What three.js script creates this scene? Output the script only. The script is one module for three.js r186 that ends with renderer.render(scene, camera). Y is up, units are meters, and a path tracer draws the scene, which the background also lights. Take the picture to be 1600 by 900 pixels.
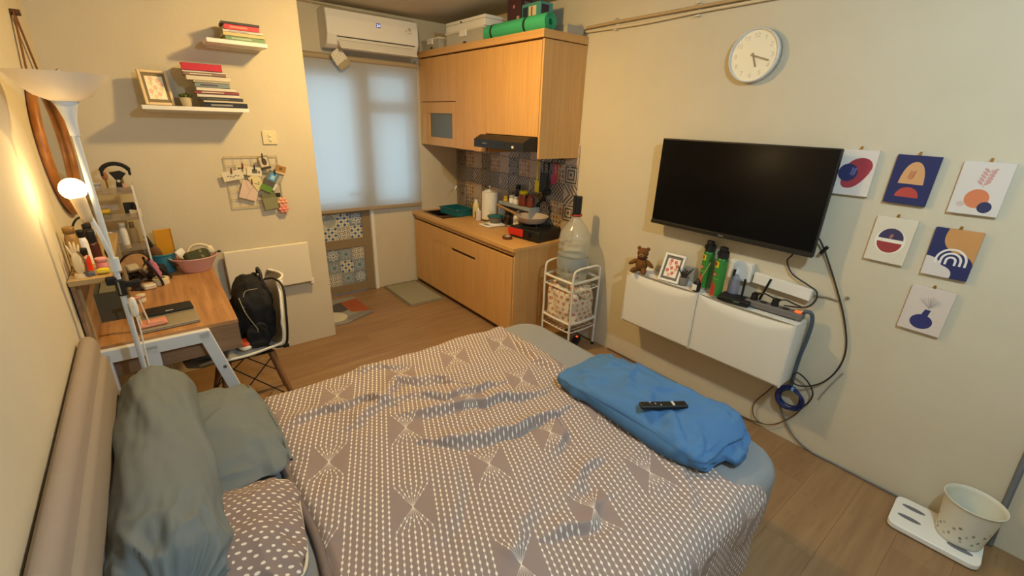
import * as THREE from 'three';
import { RoundedBoxGeometry } from 'three/addons/geometries/RoundedBoxGeometry.js';
import { mergeGeometries, mergeVertices, toCreasedNormals } from 'three/addons/utils/BufferGeometryUtils.js';
import { RectAreaLightUniformsLib } from 'three/addons/lights/RectAreaLightUniformsLib.js';
import { createNoise3D } from 'simplex-noise';

// ------------------------------------------------------------------ camera, sky, exposure, lamps
const scene = new THREE.Scene();
const camera = new THREE.PerspectiveCamera(66.1, 1600 / 900, 0.05, 60);
camera.position.set(0, 1.68, 0);
camera.rotation.order = 'YXZ';
camera.rotation.set(-20.739 * Math.PI / 180, -39.025 * Math.PI / 180, 2.098 * Math.PI / 180);
const renderer = new THREE.WebGLRenderer({ antialias: true });
renderer.toneMapping = THREE.LinearToneMapping;
renderer.toneMappingExposure = 1.0;
renderer.shadowMap.enabled = true;
scene.background = new THREE.Color(0.40, 0.70, 1.0);     // flat overcast sky behind the glazed door
scene.backgroundIntensity = 3.0;
const WARM = new THREE.Color().setRGB(1, 0.66, 0.235), COOL = new THREE.Color().setRGB(0.64, 0.86, 1.0), BULB = new THREE.Color().setRGB(1, 0.68, 0.32);
const LAMPS = [   // frosted domes on the ceiling: round about (omni) and more strongly straight down (down), in candela
  { x: 1.12, z: -2.40, color: WARM, down: 7, omni: 2.55, label: 'warm frosted dome lamp on the ceiling between the desk and the kitchen counter' },
  { x: 1.03, z: 0.22, color: COOL, down: 0.6, omni: 5.8, label: 'cool white frosted dome lamp on the ceiling over the near side of the bed' },
];
const READING = 0.15, DISC = 0.1;

// ------------------------------------------------------------------ room measures (metres)
const XL = -0.328, XR = 2.596, ZP = -3.397, ZA = -4.225, ZN = 1.9, H = 2.517, PX = 0.925;

// ------------------------------------------------------------------ helpers
let seed = 7;
const rnd = () => { seed = (seed * 1664525 + 1013904223) >>> 0; return seed / 4294967296; };
const rr = (a, b) => a + (b - a) * rnd();
const n3 = createNoise3D(rnd);
const V = (x, y, z) => new THREE.Vector3(x, y, z);
const sm = (a, b, x) => (a > b ? 1 - THREE.MathUtils.smoothstep(x, b, a) : THREE.MathUtils.smoothstep(x, a, b));
const names = {};
const numbered = (n) => { const k = names[n] = (names[n] ?? -1) + 1; return k ? n + '_' + String(k).padStart(3, '0') : n; };
const shade = (o) => { o.castShadow = o.receiveShadow = true; return o; };
function T(name, label, category, pos = [0, 0, 0], rotY = 0, group) {
  const o = new THREE.Group(); o.name = numbered(name); o.position.set(...pos); o.rotation.y = rotY;
  o.userData = { label, category }; if (group) o.userData.group = group;
  scene.add(o); return o;
}
function P(t, name, geo, mat, pos = [0, 0, 0], rot = [0, 0, 0]) {            // part in the thing's own frame
  const m = shade(new THREE.Mesh(geo, mat)); m.name = name; m.position.set(...pos); m.rotation.set(...rot); t.add(m); return m;
}
function Q(t, name, geo, mat, pos = [0, 0, 0], rot = [0, 0, 0]) {            // part given in room coordinates (thing not turned)
  const p = t.position; return P(t, name, geo, mat, [pos[0] - p.x, pos[1] - p.y, pos[2] - p.z], rot);
}
function one(name, label, category, geo, mat, pos = [0, 0, 0], rot = [0, 0, 0], group) {
  const m = shade(new THREE.Mesh(geo, mat)); m.name = numbered(name); m.position.set(...pos); m.rotation.set(...rot);
  m.userData = { label, category }; if (group) m.userData.group = group; scene.add(m); return m;
}
function S(name, geo, mat, pos = [0, 0, 0], parent) {
  const m = shade(new THREE.Mesh(geo, mat)); m.name = parent ? name : numbered(name); m.position.set(...pos);
  if (!parent) m.userData.kind = 'structure'; (parent || scene).add(m); return m;
}
// uv in metres by the way each face points; grain runs along v
function metric(g, along = 'y') {
  const p = g.attributes.position, n = g.attributes.normal, uv = new Float32Array(p.count * 2);
  for (let i = 0; i < p.count; i++) {
    const x = p.getX(i), y = p.getY(i), z = p.getZ(i), a = Math.abs(n.getX(i)), b = Math.abs(n.getY(i)), c = Math.abs(n.getZ(i));
    let u, v;
    if (along === 'y') { if (b >= a && b >= c) { u = x; v = z; } else if (a >= c) { u = z; v = y; } else { u = x; v = y; } }
    else if (along === 'z') { if (c > a && c > b) { u = y; v = x; } else if (b >= a) { u = x; v = z; } else { u = y; v = z; } }
    else { if (a > b && a > c) { u = y; v = z; } else if (b >= c) { u = z; v = x; } else { u = y; v = x; } }
    uv[i * 2] = u; uv[i * 2 + 1] = v;
  }
  g.setAttribute('uv', new THREE.BufferAttribute(uv, 2)); return g;
}
const cache = {};
function B(w, h, d, r = 0.003, along = 'y') {
  const k = [w, h, d, r, along].join(); if (cache[k]) return cache[k];
  r = Math.min(r, w * 0.49, h * 0.49, d * 0.49);
  return cache[k] = metric(r > 0.0005 ? new RoundedBoxGeometry(w, h, d, r > 0.012 ? 4 : 2, r) : new THREE.BoxGeometry(w, h, d), along);
}
const C = (rt, rb, h, s = 24, open = false) => new THREE.CylinderGeometry(rt, rb, h, s, 1, open);
const lathe = (pts, s = 32) => new THREE.LatheGeometry(pts.map(([x, y]) => new THREE.Vector2(Math.max(x, 1e-5), y)), s);
const tube = (pts, r, seg = 40, closed = false, rs = 8) => new THREE.TubeGeometry(new THREE.CatmullRomCurve3(pts.map((p) => V(...p)), closed, 'catmullrom', 0.5), seg, r, rs, closed);
const bar = (a, b, r, rs = 8) => new THREE.TubeGeometry(new THREE.LineCurve3(V(...a), V(...b)), 1, r, rs, false);
const merge = (gs) => mergeGeometries(gs.map((g) => { const h = g.index ? g.toNonIndexed() : g.clone(); if (!h.attributes.uv) h.setAttribute('uv', new THREE.BufferAttribute(new Float32Array(h.attributes.position.count * 2), 2)); return h; }));
const mv = (g, x, y, z, rx = 0, ry = 0, rz = 0) => { const h = g.clone(); if (rx || ry || rz) h.applyMatrix4(new THREE.Matrix4().makeRotationFromEuler(new THREE.Euler(rx, ry, rz))); return h.translate(x, y, z); };
// a square-section bar between two points, for legs
function beam(a, b, w, d) {
  const A = V(...a), D = V(...b).sub(A), L = D.length(), g = B(w, L, d, 0.004).clone();
  return g.applyQuaternion(new THREE.Quaternion().setFromUnitVectors(V(0, 1, 0), D.normalize())).translate((a[0] + b[0]) / 2, (a[1] + b[1]) / 2, (a[2] + b[2]) / 2);
}
function ext(pts, depth, bevel = 0.003, holes = []) {
  const s = new THREE.Shape(pts.map((p) => new THREE.Vector2(...p)));
  for (const h of holes) s.holes.push(new THREE.Path(h.map((p) => new THREE.Vector2(...p))));
  return new THREE.ExtrudeGeometry(s, { depth, bevelEnabled: bevel > 0, bevelThickness: bevel, bevelSize: bevel, bevelSegments: 2, curveSegments: 12 });
}
// plump soft thing: superquadric of half sizes a, b, c; squareness e1 (up), e2 (plan); wrinkle(x, y, z) in metres along the normal
function soft(a, b, c, e1, e2, wrinkle, seg = [128, 84], upright = false) {
  const g0 = new THREE.SphereGeometry(1, seg[0], seg[1]); g0.deleteAttribute('uv'); g0.deleteAttribute('normal');
  const g = mergeVertices(g0, 1e-5), p = g.attributes.position, pw = (t, e) => Math.sign(t) * Math.abs(t) ** e;
  for (let i = 0; i < p.count; i++) {
    const y = THREE.MathUtils.clamp(p.getY(i), -1, 1), lat = Math.asin(y), lon = Math.atan2(p.getZ(i), p.getX(i));
    p.setXYZ(i, a * pw(Math.cos(lat), e1) * pw(Math.cos(lon), e2), b * pw(Math.sin(lat), e1), c * pw(Math.cos(lat), e1) * pw(Math.sin(lon), e2));
  }
  g.computeVertexNormals();
  if (wrinkle) {
    const n = g.attributes.normal;
    for (let i = 0; i < p.count; i++) {
      const x = p.getX(i), y = p.getY(i), z = p.getZ(i), w = wrinkle(x, y, z, n.getX(i), n.getY(i), n.getZ(i));
      if (Array.isArray(w)) p.setXYZ(i, ...w); else p.setXYZ(i, x + n.getX(i) * w, y + n.getY(i) * w, z + n.getZ(i) * w);
    }
    g.computeVertexNormals();
  }
  const uv = new Float32Array(p.count * 2); for (let i = 0; i < p.count; i++) { uv[i * 2] = p.getX(i); uv[i * 2 + 1] = upright ? p.getY(i) : p.getZ(i); }
  g.setAttribute('uv', new THREE.BufferAttribute(uv, 2)); return g;
}
const ridged = (x, y, z) => 1 - Math.abs(n3(x, y, z)) * 2;

// ------------------------------------------------------------------ textures
function tex(t, repeat, srgb = true) {
  t.wrapS = t.wrapT = THREE.RepeatWrapping; t.magFilter = THREE.LinearFilter; t.minFilter = THREE.LinearMipmapLinearFilter;
  if (repeat) t.repeat.set(1 / repeat[0], 1 / repeat[1]); if (srgb) t.colorSpace = THREE.SRGBColorSpace; t.needsUpdate = true; return t;
}
function data(w, h, f, repeat, srgb = true) {
  const d = new Uint8Array(w * h * 4);
  for (let j = 0; j < h; j++) for (let i = 0; i < w; i++) { const c = f(i / w, j / h), o = (j * w + i) * 4; for (let k = 0; k < 3; k++) d[o + k] = Math.max(0, Math.min(255, c[k] ?? c[0])); d[o + 3] = 255; }
  return tex(new THREE.DataTexture(d, w, h), repeat, srgb);
}
// noise that tiles over the unit square: fx, fy whole numbers of cells
const hash = (i, j, s) => { let t = Math.imul(i * 374761393 + j * 668265263 + s * 974711, 1274126177); t ^= t >>> 13; t = Math.imul(t, 1103515245); return ((t ^ (t >>> 16)) >>> 0) / 4294967296; };
function tn(u, v, fx, fy, s = 0) {
  const x = u * fx, y = v * fy, i = Math.floor(x), j = Math.floor(y), a = x - i, b = y - j, A = a * a * (3 - 2 * a), Bb = b * b * (3 - 2 * b), m = (k, n) => ((k % n) + n) % n;
  const h = (p, q) => hash(m(p, fx), m(q, fy), s);
  return (h(i, j) * (1 - A) + h(i + 1, j) * A) * (1 - Bb) + (h(i, j + 1) * (1 - A) + h(i + 1, j + 1) * A) * Bb;
}
const mix3 = (a, b, t) => a.map((x, k) => x + (b[k] - x) * t);
const hex = (h) => [parseInt(h.slice(1, 3), 16), parseInt(h.slice(3, 5), 16), parseInt(h.slice(5, 7), 16)];
const wood = (dark, light, fine, s) => data(512, 512, (u, v) => {
  const w = tn(u, v, 3, 2, s) * 0.5, g = tn(u + w * 0.02, v, fine, 4, s + 1) * 0.45 + tn(u, v, fine * 2.2 | 0, 9, s + 2) * 0.3 + tn(u, v, 6, 2, s + 3) * 0.25;
  const pore = tn(u, v, fine * 3, 24, s + 5) > 0.86 ? 0.25 : 0;
  return mix3(hex(dark), hex(light), Math.max(0, Math.min(1, g * 1.3 - 0.15 - pore)));
}, [0.8, 1.2]);
function paint(w, h, draw, flip = true) {
  const c = document.createElement('canvas'); c.width = w; c.height = h; draw(c.getContext('2d'), w, h);
  const t = new THREE.CanvasTexture(c); t.colorSpace = THREE.SRGBColorSpace; t.flipY = flip; t.anisotropy = 8; return t;
}
const std = (color, roughness = 0.6, more = {}) => new THREE.MeshStandardMaterial({ color, roughness, ...more });
const phys = (color, roughness, more = {}) => new THREE.MeshPhysicalMaterial({ color, roughness, ...more });
const plaster = data(512, 512, (u, v) => [128 + (tn(u, v, 90, 90, 1) - 0.5) * 60 + (tn(u, v, 24, 24, 2) - 0.5) * 70 + (tn(u, v, 7, 7, 3) - 0.5) * 80], [1.1, 1.1], false);
const blotch = data(512, 512, (u, v) => { const t = tn(u, v, 5, 5, 9) * 0.6 + tn(u, v, 17, 17, 10) * 0.3 + tn(u, v, 60, 60, 12) * 0.1; return mix3(hex('#cbc0a8'), hex('#d3c9b2'), t); }, [1.7, 1.7]);
const weave = data(256, 256, (u, v) => { const a = Math.sin(u * Math.PI * 128) * Math.sin(v * Math.PI * 128); return [128 + a * 50 + (tn(u, v, 40, 40, 4) - 0.5) * 60]; }, [0.12, 0.12], false);
const speck = data(256, 256, (u, v) => { const t = tn(u, v, 90, 90, 21) * 0.5 + tn(u, v, 30, 30, 22) * 0.5; return [205 + t * 50]; }, [0.3, 0.3]);
const M = {
  wall: std('#ffffff', 0.88, { map: blotch, bumpMap: plaster, bumpScale: 0.0012 }),
  ceil: std('#c9c2b2', 0.92, { bumpMap: plaster, bumpScale: 0.001 }),
  white: std('#e8e6e0', 0.45), gloss: std('#ecebe6', 0.25), offwhite: std('#dcd8cc', 0.6), black: std('#121212', 0.45), matte: std('#17171a', 0.85), dark: std('#2a2625', 0.6),
  steel: std('#b8b8b6', 0.3, { metalness: 0.9 }), grey: std('#777a7c', 0.6), brass: std('#c0985a', 0.3, { metalness: 0.9 }),
  cab: std('#ffffff', 0.48, { map: wood('#c8975a', '#d8a96c', 60, 30) }), cabEdge: std('#c58749', 0.55),
  desk: std('#ffffff', 0.5, { map: wood('#9a6c42', '#cb9a66', 46, 50) }), deskSide: std('#ffffff', 0.55, { map: wood('#7c5c42', '#a08062', 46, 60) }),
  metalWhite: std('#dfe2e6', 0.4), sheet: std('#8d8f92', 0.88, { bumpMap: weave, bumpScale: 0.0004 }), taupe: std('#9c8e84', 0.9, { bumpMap: weave, bumpScale: 0.0005 }),
  glass: phys('#ffffff', 0.03, { transmission: 1, thickness: 0, ior: 1.5 }),
  acrylic: phys('#e9e1d2', 0.12, { transmission: 0.84, thickness: 0, ior: 1.45 }),
  teal: std('#14626a', 0.5), red: std('#c22a1c', 0.45), pink: std('#dc9a9c', 0.6), coral: std('#e39a83', 0.55), yellow: std('#e3c81a', 0.6),
};

// ------------------------------------------------------------------ the room itself
const floor = S('floor', B(3.2, 0.12, 6.45, 0), std('#6b5238', 0.8), [(XL + XR) / 2, -0.069, (ZA + ZN) / 2]);
{
  const tones = [['#846545', '#9c7c57'], ['#876848', '#9f7f5a'], ['#816242', '#997954'], ['#866747', '#9d7d59']].map(([a, b], i) => std('#ffffff', 0.42, { map: wood(a, b, 34, 80 + i * 7) }));
  const w = 0.19; let row = 0;
  for (let z = ZA; z < ZN - 0.01; z += w, row++) {
    const d = Math.min(w, ZN - z) - 0.0005;
    for (let x = XL - ((row * 0.43) % 1.2); x < XR; x += 1.2) {
      const a = Math.max(x, XL), b = Math.min(x + 1.2, XR); if (b - a < 0.03) continue;
      const g = B(b - a - 0.0005, 0.009, d, 0.0006, 'x').clone(), uv = g.attributes.uv, o = rr(0, 3), o2 = rr(0, 3);
      for (let i = 0; i < uv.count; i++) uv.setXY(i, uv.getX(i) + o, uv.getY(i) + o2);
      S('plank', g, tones[Math.floor(rnd() * 4)], [(a + b) / 2 - floor.position.x, -0.0045 + 0.069, z + w / 2 - floor.position.z], floor);
    }
  }
}
S('ceiling', B(3.2, 0.1, 6.45, 0), M.ceil, [(XL + XR) / 2, H + 0.05, (ZA + ZN) / 2]);
S('wall_left', B(0.12, H, 6.4, 0), M.wall, [XL - 0.06, H / 2, (ZA + ZN) / 2]);
S('wall_right', B(0.12, H, 6.4, 0), M.wall, [XR + 0.06, H / 2, (ZA + ZN) / 2]);
S('wall_front', B(3.1, H, 0.12, 0), M.wall, [(XL + XR) / 2, H / 2, ZN + 0.06]);
S('wall_partition', B(PX - XL, H, ZP - ZA + 0.1, 0), M.wall, [(PX + XL) / 2, H / 2, (ZP + ZA - 0.1) / 2]);
const DX0 = 0.96, DX1 = 1.605, WX0 = 1.635, WX1 = 2.10, WY0 = 0.84, WY1 = 2.06;
S('wall_back', merge([
  mv(B(XR - PX, H - WY1, 0.1, 0), (XR + PX) / 2, (H + WY1) / 2, 0), mv(B(XR - WX1, WY1, 0.1, 0), (XR + WX1) / 2, WY1 / 2, 0),
  mv(B(WX1 - DX1, WY0, 0.1, 0), (WX1 + DX1) / 2, WY0 / 2, 0), mv(B(DX0 - PX, WY1, 0.1, 0), (DX0 + PX) / 2, WY1 / 2, 0),
]), M.wall, [0, 0, ZA - 0.05]);
S('trim_1', B(0.034, WY0 + 0.005, 0.06, 0.003), M.white, [DX1 + 0.012, (WY0 + 0.005) / 2, ZA - 0.005]);

// patterned film in the lower door panels
const tileMotif = (g, x, y, s, k) => {
  g.save(); g.translate(x, y); g.scale(s, s);
  const bg = ['#d9d3b8', '#8f99a0', '#c9c9b8', '#7f8b94', '#d5d0c0'][k % 5], blue = ['#2e5f9e', '#35618c', '#244a80', '#3d6fa6', '#5b6c78'][k % 5];
  g.fillStyle = bg; g.fillRect(0, 0, 1, 1);
  if (k % 5 === 0) { g.fillStyle = blue; for (let i = 0; i < 4; i++) for (let j = 0; j < 4; j++) if ((i + j) % 2) { g.beginPath(); g.moveTo(i / 4 + .125, j / 4); g.lineTo(i / 4 + .25, j / 4 + .125); g.lineTo(i / 4 + .125, j / 4 + .25); g.lineTo(i / 4, j / 4 + .125); g.fill(); } else { g.fillRect(i / 4 + .09, j / 4 + .09, .07, .07); } }
  if (k % 5 === 1) { g.fillStyle = '#aab4b8'; g.beginPath(); for (let i = 0; i < 16; i++) { const r = i % 2 ? .2 : .45, a = i * Math.PI / 8; g.lineTo(.5 + r * Math.cos(a), .5 + r * Math.sin(a)); } g.fill(); g.fillStyle = '#1f6d8e'; g.beginPath(); for (let i = 0; i < 12; i++) { const r = i % 2 ? .08 : .26, a = i * Math.PI / 6; g.lineTo(.5 + r * Math.cos(a), .5 + r * Math.sin(a)); } g.fill(); g.fillStyle = '#8d9a3a'; g.beginPath(); g.arc(.5, .5, .05, 0, 7); g.fill(); }
  if (k % 5 === 2) { g.strokeStyle = '#7d7c2c'; g.lineWidth = .05; g.beginPath(); g.arc(.5, .5, .42, 0, 7); g.stroke(); g.strokeStyle = blue; g.lineWidth = .035; for (let i = 0; i < 6; i++) { g.beginPath(); g.arc(.5, .5, .06 + i * .055, 0, 7); g.setLineDash([.05, .035]); g.stroke(); } }
  if (k % 5 === 3) { g.strokeStyle = '#d6dad6'; g.lineWidth = .05; for (let i = 0; i < 8; i++) { const a = i * Math.PI / 4; g.beginPath(); g.ellipse(.5 + .22 * Math.cos(a), .5 + .22 * Math.sin(a), .2, .08, a, 0, 7); g.stroke(); } g.fillStyle = '#4a3f6b'; g.fillRect(.44, .44, .12, .12); }
  if (k % 5 === 4) { g.fillStyle = '#2c3340'; for (let i = 0; i < 3; i++) for (let j = 0; j < 3; j++) { g.save(); g.translate(i / 3 + .167, j / 3 + .167); for (let q = 0; q < 4; q++) { g.rotate(Math.PI / 2); g.beginPath(); g.moveTo(0, 0); g.lineTo(.14, .03); g.lineTo(.14, .12); g.fill(); } g.restore(); } }
  g.strokeStyle = 'rgba(120,120,110,.7)'; g.lineWidth = .015; g.setLineDash([]); g.strokeRect(0, 0, 1, 1); g.restore();
};
const film = (nx, ny, off) => paint(512, Math.round(512 * ny / nx), (g, w) => { const s = w / nx; for (let j = 0; j < ny; j++) for (let i = 0; i < nx; i++) tileMotif(g, i * s, j * s, s, (i * 3 + j * 2 + off + (i * j) % 3) % 5); });
const faceUV = (w, h, d, r = 0.001) => { const g = B(w, h, d, r).clone(), p = g.attributes.position, uv = new Float32Array(p.count * 2); for (let i = 0; i < p.count; i++) { uv[i * 2] = p.getX(i) / w + 0.5; uv[i * 2 + 1] = p.getY(i) / h + 0.5; } g.setAttribute('uv', new THREE.BufferAttribute(uv, 2)); return g; };
const frameTan = std('#8d7a5c', 0.5);
{
  const d = new THREE.Group(); d.name = 'door_1'; d.position.set((DX0 + DX1) / 2, 0, ZA - 0.03); d.userData.kind = 'structure'; scene.add(d);
  const w = DX1 - DX0, x = (a) => a - d.position.x;
  const rail = (y0, y1) => P(d, 'rail', B(w - 0.13, y1 - y0, 0.04, 0.003), frameTan, [0, (y0 + y1) / 2, 0]);
  P(d, 'stile', B(0.085, WY1, 0.042, 0.003), frameTan, [w / 2 - 0.0425, WY1 / 2, 0]); P(d, 'stile', B(0.075, WY1, 0.042, 0.003), frameTan, [-w / 2 + 0.0375, WY1 / 2, 0]);
  rail(0.004, 0.092); rail(0.462, 0.55); rail(0.80, 0.9); rail(1.98, WY1);
  P(d, 'film_panel', faceUV(w - 0.15, 0.37, 0.008), std('#ffffff', 0.35, { map: film(4, 3, 0) }), [-0.005, 0.277, 0.006]);
  P(d, 'film_panel', faceUV(w - 0.15, 0.25, 0.008), std('#ffffff', 0.35, { map: film(4, 2, 4) }), [-0.005, 0.675, 0.006]);
  P(d, 'pane', B(w - 0.15, 1.08, 0.006, 0), M.glass, [-0.005, 1.44, 0]);
  P(d, 'door_handle', merge([mv(B(0.11, 0.02, 0.02, 0.006), -0.04, 0, 0.03), mv(C(0.012, 0.012, 0.04, 12), 0.01, 0, 0.02, Math.PI / 2)]), M.steel, [x(1.5), 0.985, 0.02]);
  const n = new THREE.Group(); n.name = 'window_1'; n.position.set((WX0 + WX1) / 2, WY0, ZA - 0.04); n.userData.kind = 'structure'; scene.add(n);
  const ww = WX1 - WX0, hh = WY1 - WY0;
  for (const s of [-1, 1]) P(n, 'window_frame', B(0.05, hh, 0.05, 0.003), frameTan, [s * (ww / 2 - 0.025), hh / 2, 0]);
  P(n, 'window_frame', B(ww, 0.05, 0.05, 0.003), frameTan, [0, 0.025, 0]); P(n, 'window_frame', B(ww, 0.05, 0.05, 0.003), frameTan, [0, hh - 0.025, 0]);
  P(n, 'transom', B(ww, 0.1, 0.05, 0.003), frameTan, [0, 0.91, 0]);
  P(n, 'pane', B(ww - 0.09, 0.84, 0.006, 0), M.glass, [0, 0.45, 0]); P(n, 'pane', B(ww - 0.09, 0.22, 0.006, 0), M.glass, [0, 1.07, 0]);
  S('trim_2', B(0.03, WY1, 0.1, 0.002), frameTan, [DX1 + 0.015, WY1 / 2, ZA - 0.06]);
}
{ // roller blind over door and window
  const t = T('roller_blind', 'pale translucent roller blind glowing with daylight, lowered over the glazed door', 'blind', [1.545, 2.12, ZA + 0.055]);
  P(t, 'roller', C(0.026, 0.026, 1.18, 20), std('#a8977a', 0.6), [0, 0, 0], [0, 0, Math.PI / 2]);
  P(t, 'fabric', new THREE.PlaneGeometry(1.16, 1.27), phys('#cbc6ba', 0.95, { transmission: 0.5, thickness: 0, side: THREE.DoubleSide }), [0, -0.635, 0.012]);
  P(t, 'bottom_bar', B(1.17, 0.03, 0.014, 0.004), std('#a3937a', 0.6), [0, -1.275, 0.012]);
  for (const s of [-1, 1]) P(t, 'bracket', B(0.012, 0.07, 0.06, 0.003), M.offwhite, [s * 0.592, 0.01, -0.02]);
}
{ // air conditioner
  const t = T('air_conditioner', 'white wall-mounted split air conditioner with lit display above the blind', 'air conditioner', [1.69, 2.19, ZA]);
  const w = 0.79, prof = [[0, 0.265], [0.13, 0.27], [0.185, 0.25], [0.2, 0.2], [0.203, 0.085], [0.17, 0.02], [0.12, 0], [0, 0.005]];
  const turn = (g, dx) => g.rotateY(-Math.PI / 2).translate(dx, 0, 0);   // profile (depth, height) swept along x
  const body = turn(ext(prof.map(([a, b]) => [a, b]), w - 0.02, 0.01), w / 2 - 0.01);
  P(t, 'body', body, M.white);
  P(t, 'front_panel', turn(ext([[0.195, 0.085], [0.209, 0.09], [0.207, 0.2], [0.191, 0.252], [0.182, 0.25], [0.195, 0.2]], w - 0.016, 0.004), w / 2 - 0.008), M.gloss);
  P(t, 'air_outlet', B(0.68, 0.012, 0.01, 0.002), M.black, [0.02, 0.072, 0.2035]);
  P(t, 'flap', B(0.67, 0.006, 0.085, 0.002), M.white, [0.02, 0.012, 0.235], [0.75, 0, 0]);
  P(t, 'louver', B(0.64, 0.016, 0.006, 0.002), M.offwhite, [0.02, 0.055, 0.203], [0.2, 0, 0]);
  P(t, 'energy_sticker', faceUV(0.075, 0.075, 0.001, 0), std('#ffffff', 0.5, { map: paint(64, 64, (g) => { g.fillStyle = '#e4e2da'; g.fillRect(0, 0, 64, 64); g.fillStyle = '#a9a498'; g.beginPath(); g.arc(40, 26, 12, 3.6, 6.1); g.lineTo(46, 40); g.fill(); g.fillRect(8, 34, 7, 8); g.fillRect(22, 30, 9, 4); g.fillRect(30, 48, 24, 3); }) }), [0.3, 0.185, 0.2115]);
  P(t, 'brand_mark', faceUV(0.06, 0.01, 0.001, 0), std('#ffffff', 0.5, { map: paint(128, 24, (g) => { g.fillStyle = '#dedbd0'; g.fillRect(0, 0, 128, 24); g.fillStyle = '#8d847a'; for (let i = 0; i < 9; i++) g.fillRect(4 + i * 13.5, 5, 9, 14); }) }), [0.04, 0.115, 0.2112]);
  P(t, 'lit_display', faceUV(0.036, 0.036, 0.001, 0), std('#202028', 0.4, { emissive: '#ffffff', emissiveIntensity: 1.4, emissiveMap: paint(64, 64, (g) => { g.fillStyle = '#4a4870'; g.fillRect(0, 0, 64, 64); g.fillStyle = '#dcdcff'; g.font = 'bold 46px sans-serif'; g.textAlign = 'center'; g.fillText('24', 32, 48); }) }), [0.03, 0.187, 0.2115]);
  // pouch hanging from the corner of the unit
  const h = T('hanging_pouch', 'small floral cloth pouch hanging by one corner below the air conditioner', 'pouch', [1.395, 2.19, ZA + 0.135]);
  P(h, 'pouch_body', soft(0.055, 0.07, 0.012, 0.5, 0.35, null, [40, 30], true), std('#ffffff', 0.85, { map: tex(paint(64, 64, (g) => { g.fillStyle = '#dedad0'; g.fillRect(0, 0, 64, 64); for (let i = 0; i < 26; i++) { g.fillStyle = ['#b5b29c', '#8f8e76', '#c9b8a4'][i % 3]; g.beginPath(); g.ellipse((i * 37) % 64, (i * 23) % 64, 2, 3.5, i, 0, 7); g.fill(); } }), [0.08, 0.08]) }), [0.008, -0.085, 0], [0, 0, 0.62]);
  P(h, 'pouch_flap', soft(0.055, 0.026, 0.01, 0.5, 0.35, null, [40, 20]), std('#a89c82', 0.85), [0.036, -0.125, 0.006], [0, 0, 0.62]);
  P(h, 'loop', bar([0.0, 0.005, 0], [-0.022, -0.03, 0], 0.0015), M.offwhite);
}
{ // wiring along the top of the alcove wall
  one('wall_cable', 'thin cream cable sagging along the ceiling above the air conditioner', 'cable', tube([[0.95, 2.505, ZA + 0.008], [1.35, 2.5, ZA + 0.01], [1.62, 2.49, ZA + 0.012], [1.9, 2.488, ZA + 0.01], [2.1, 2.46, ZA + 0.01], [2.17, 2.4, ZA + 0.008]], 0.006, 50), std('#b7a27a', 0.7));
}
// floor mats
{
  const mat = T('kitchen_mat', 'beige ribbed mat on the floor in front of the counter', 'mat', [1.86, 0, -3.89], 0);
  P(mat, 'mat_body', B(0.36, 0.012, 0.62, 0.006), std('#97927c', 0.95, { bumpMap: weave, bumpScale: 0.002 }), [0, 0.006, 0]);
  P(mat, 'mat_border', merge([mv(B(0.012, 0.004, 0.6, 0.001), -0.172, 0.013, 0), mv(B(0.012, 0.004, 0.6, 0.001), 0.172, 0.013, 0), mv(B(0.35, 0.004, 0.012, 0.001), 0, 0.013, -0.3), mv(B(0.35, 0.004, 0.012, 0.001), 0, 0.013, 0.3)]), std('#6f6c5a', 0.95));
  one('door_rug', 'small rug printed in grey, cream and rust by the patterned door', 'rug', (() => { const g = ext([[0.935, 3.56], [1.06, 3.54], [1.34, 3.655], [1.32, 4.1], [0.95, 4.12]], 0.008, 0.002); g.rotateX(-Math.PI / 2); const p = g.attributes.position, uv = new Float32Array(p.count * 2); for (let i = 0; i < p.count; i++) { uv[2 * i] = (p.getX(i) - 0.93) / 0.42; uv[2 * i + 1] = (-p.getZ(i) - 3.54) / 0.6; } g.setAttribute('uv', new THREE.BufferAttribute(uv, 2)); return g; })(),
    std('#ffffff', 0.95, { map: paint(128, 128, (g) => { g.fillStyle = '#8f8c84'; g.fillRect(0, 0, 128, 128); g.fillStyle = '#4e4b4a'; g.beginPath(); g.ellipse(62, 52, 40, 22, -0.3, 0, 7); g.fill(); g.fillStyle = '#9a4f2a'; g.beginPath(); g.moveTo(70, 30); g.lineTo(128, 20); g.lineTo(128, 100); g.lineTo(75, 85); g.fill(); g.fillStyle = '#c7c0ae'; g.beginPath(); g.ellipse(24, 92, 34, 24, 0.2, 0, 7); g.fill(); g.fillStyle = '#7d7a78'; g.beginPath(); g.ellipse(100, 112, 50, 18, 0, 0, 7); g.fill(); }) }), [0, 0.002, 0]);
}

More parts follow.
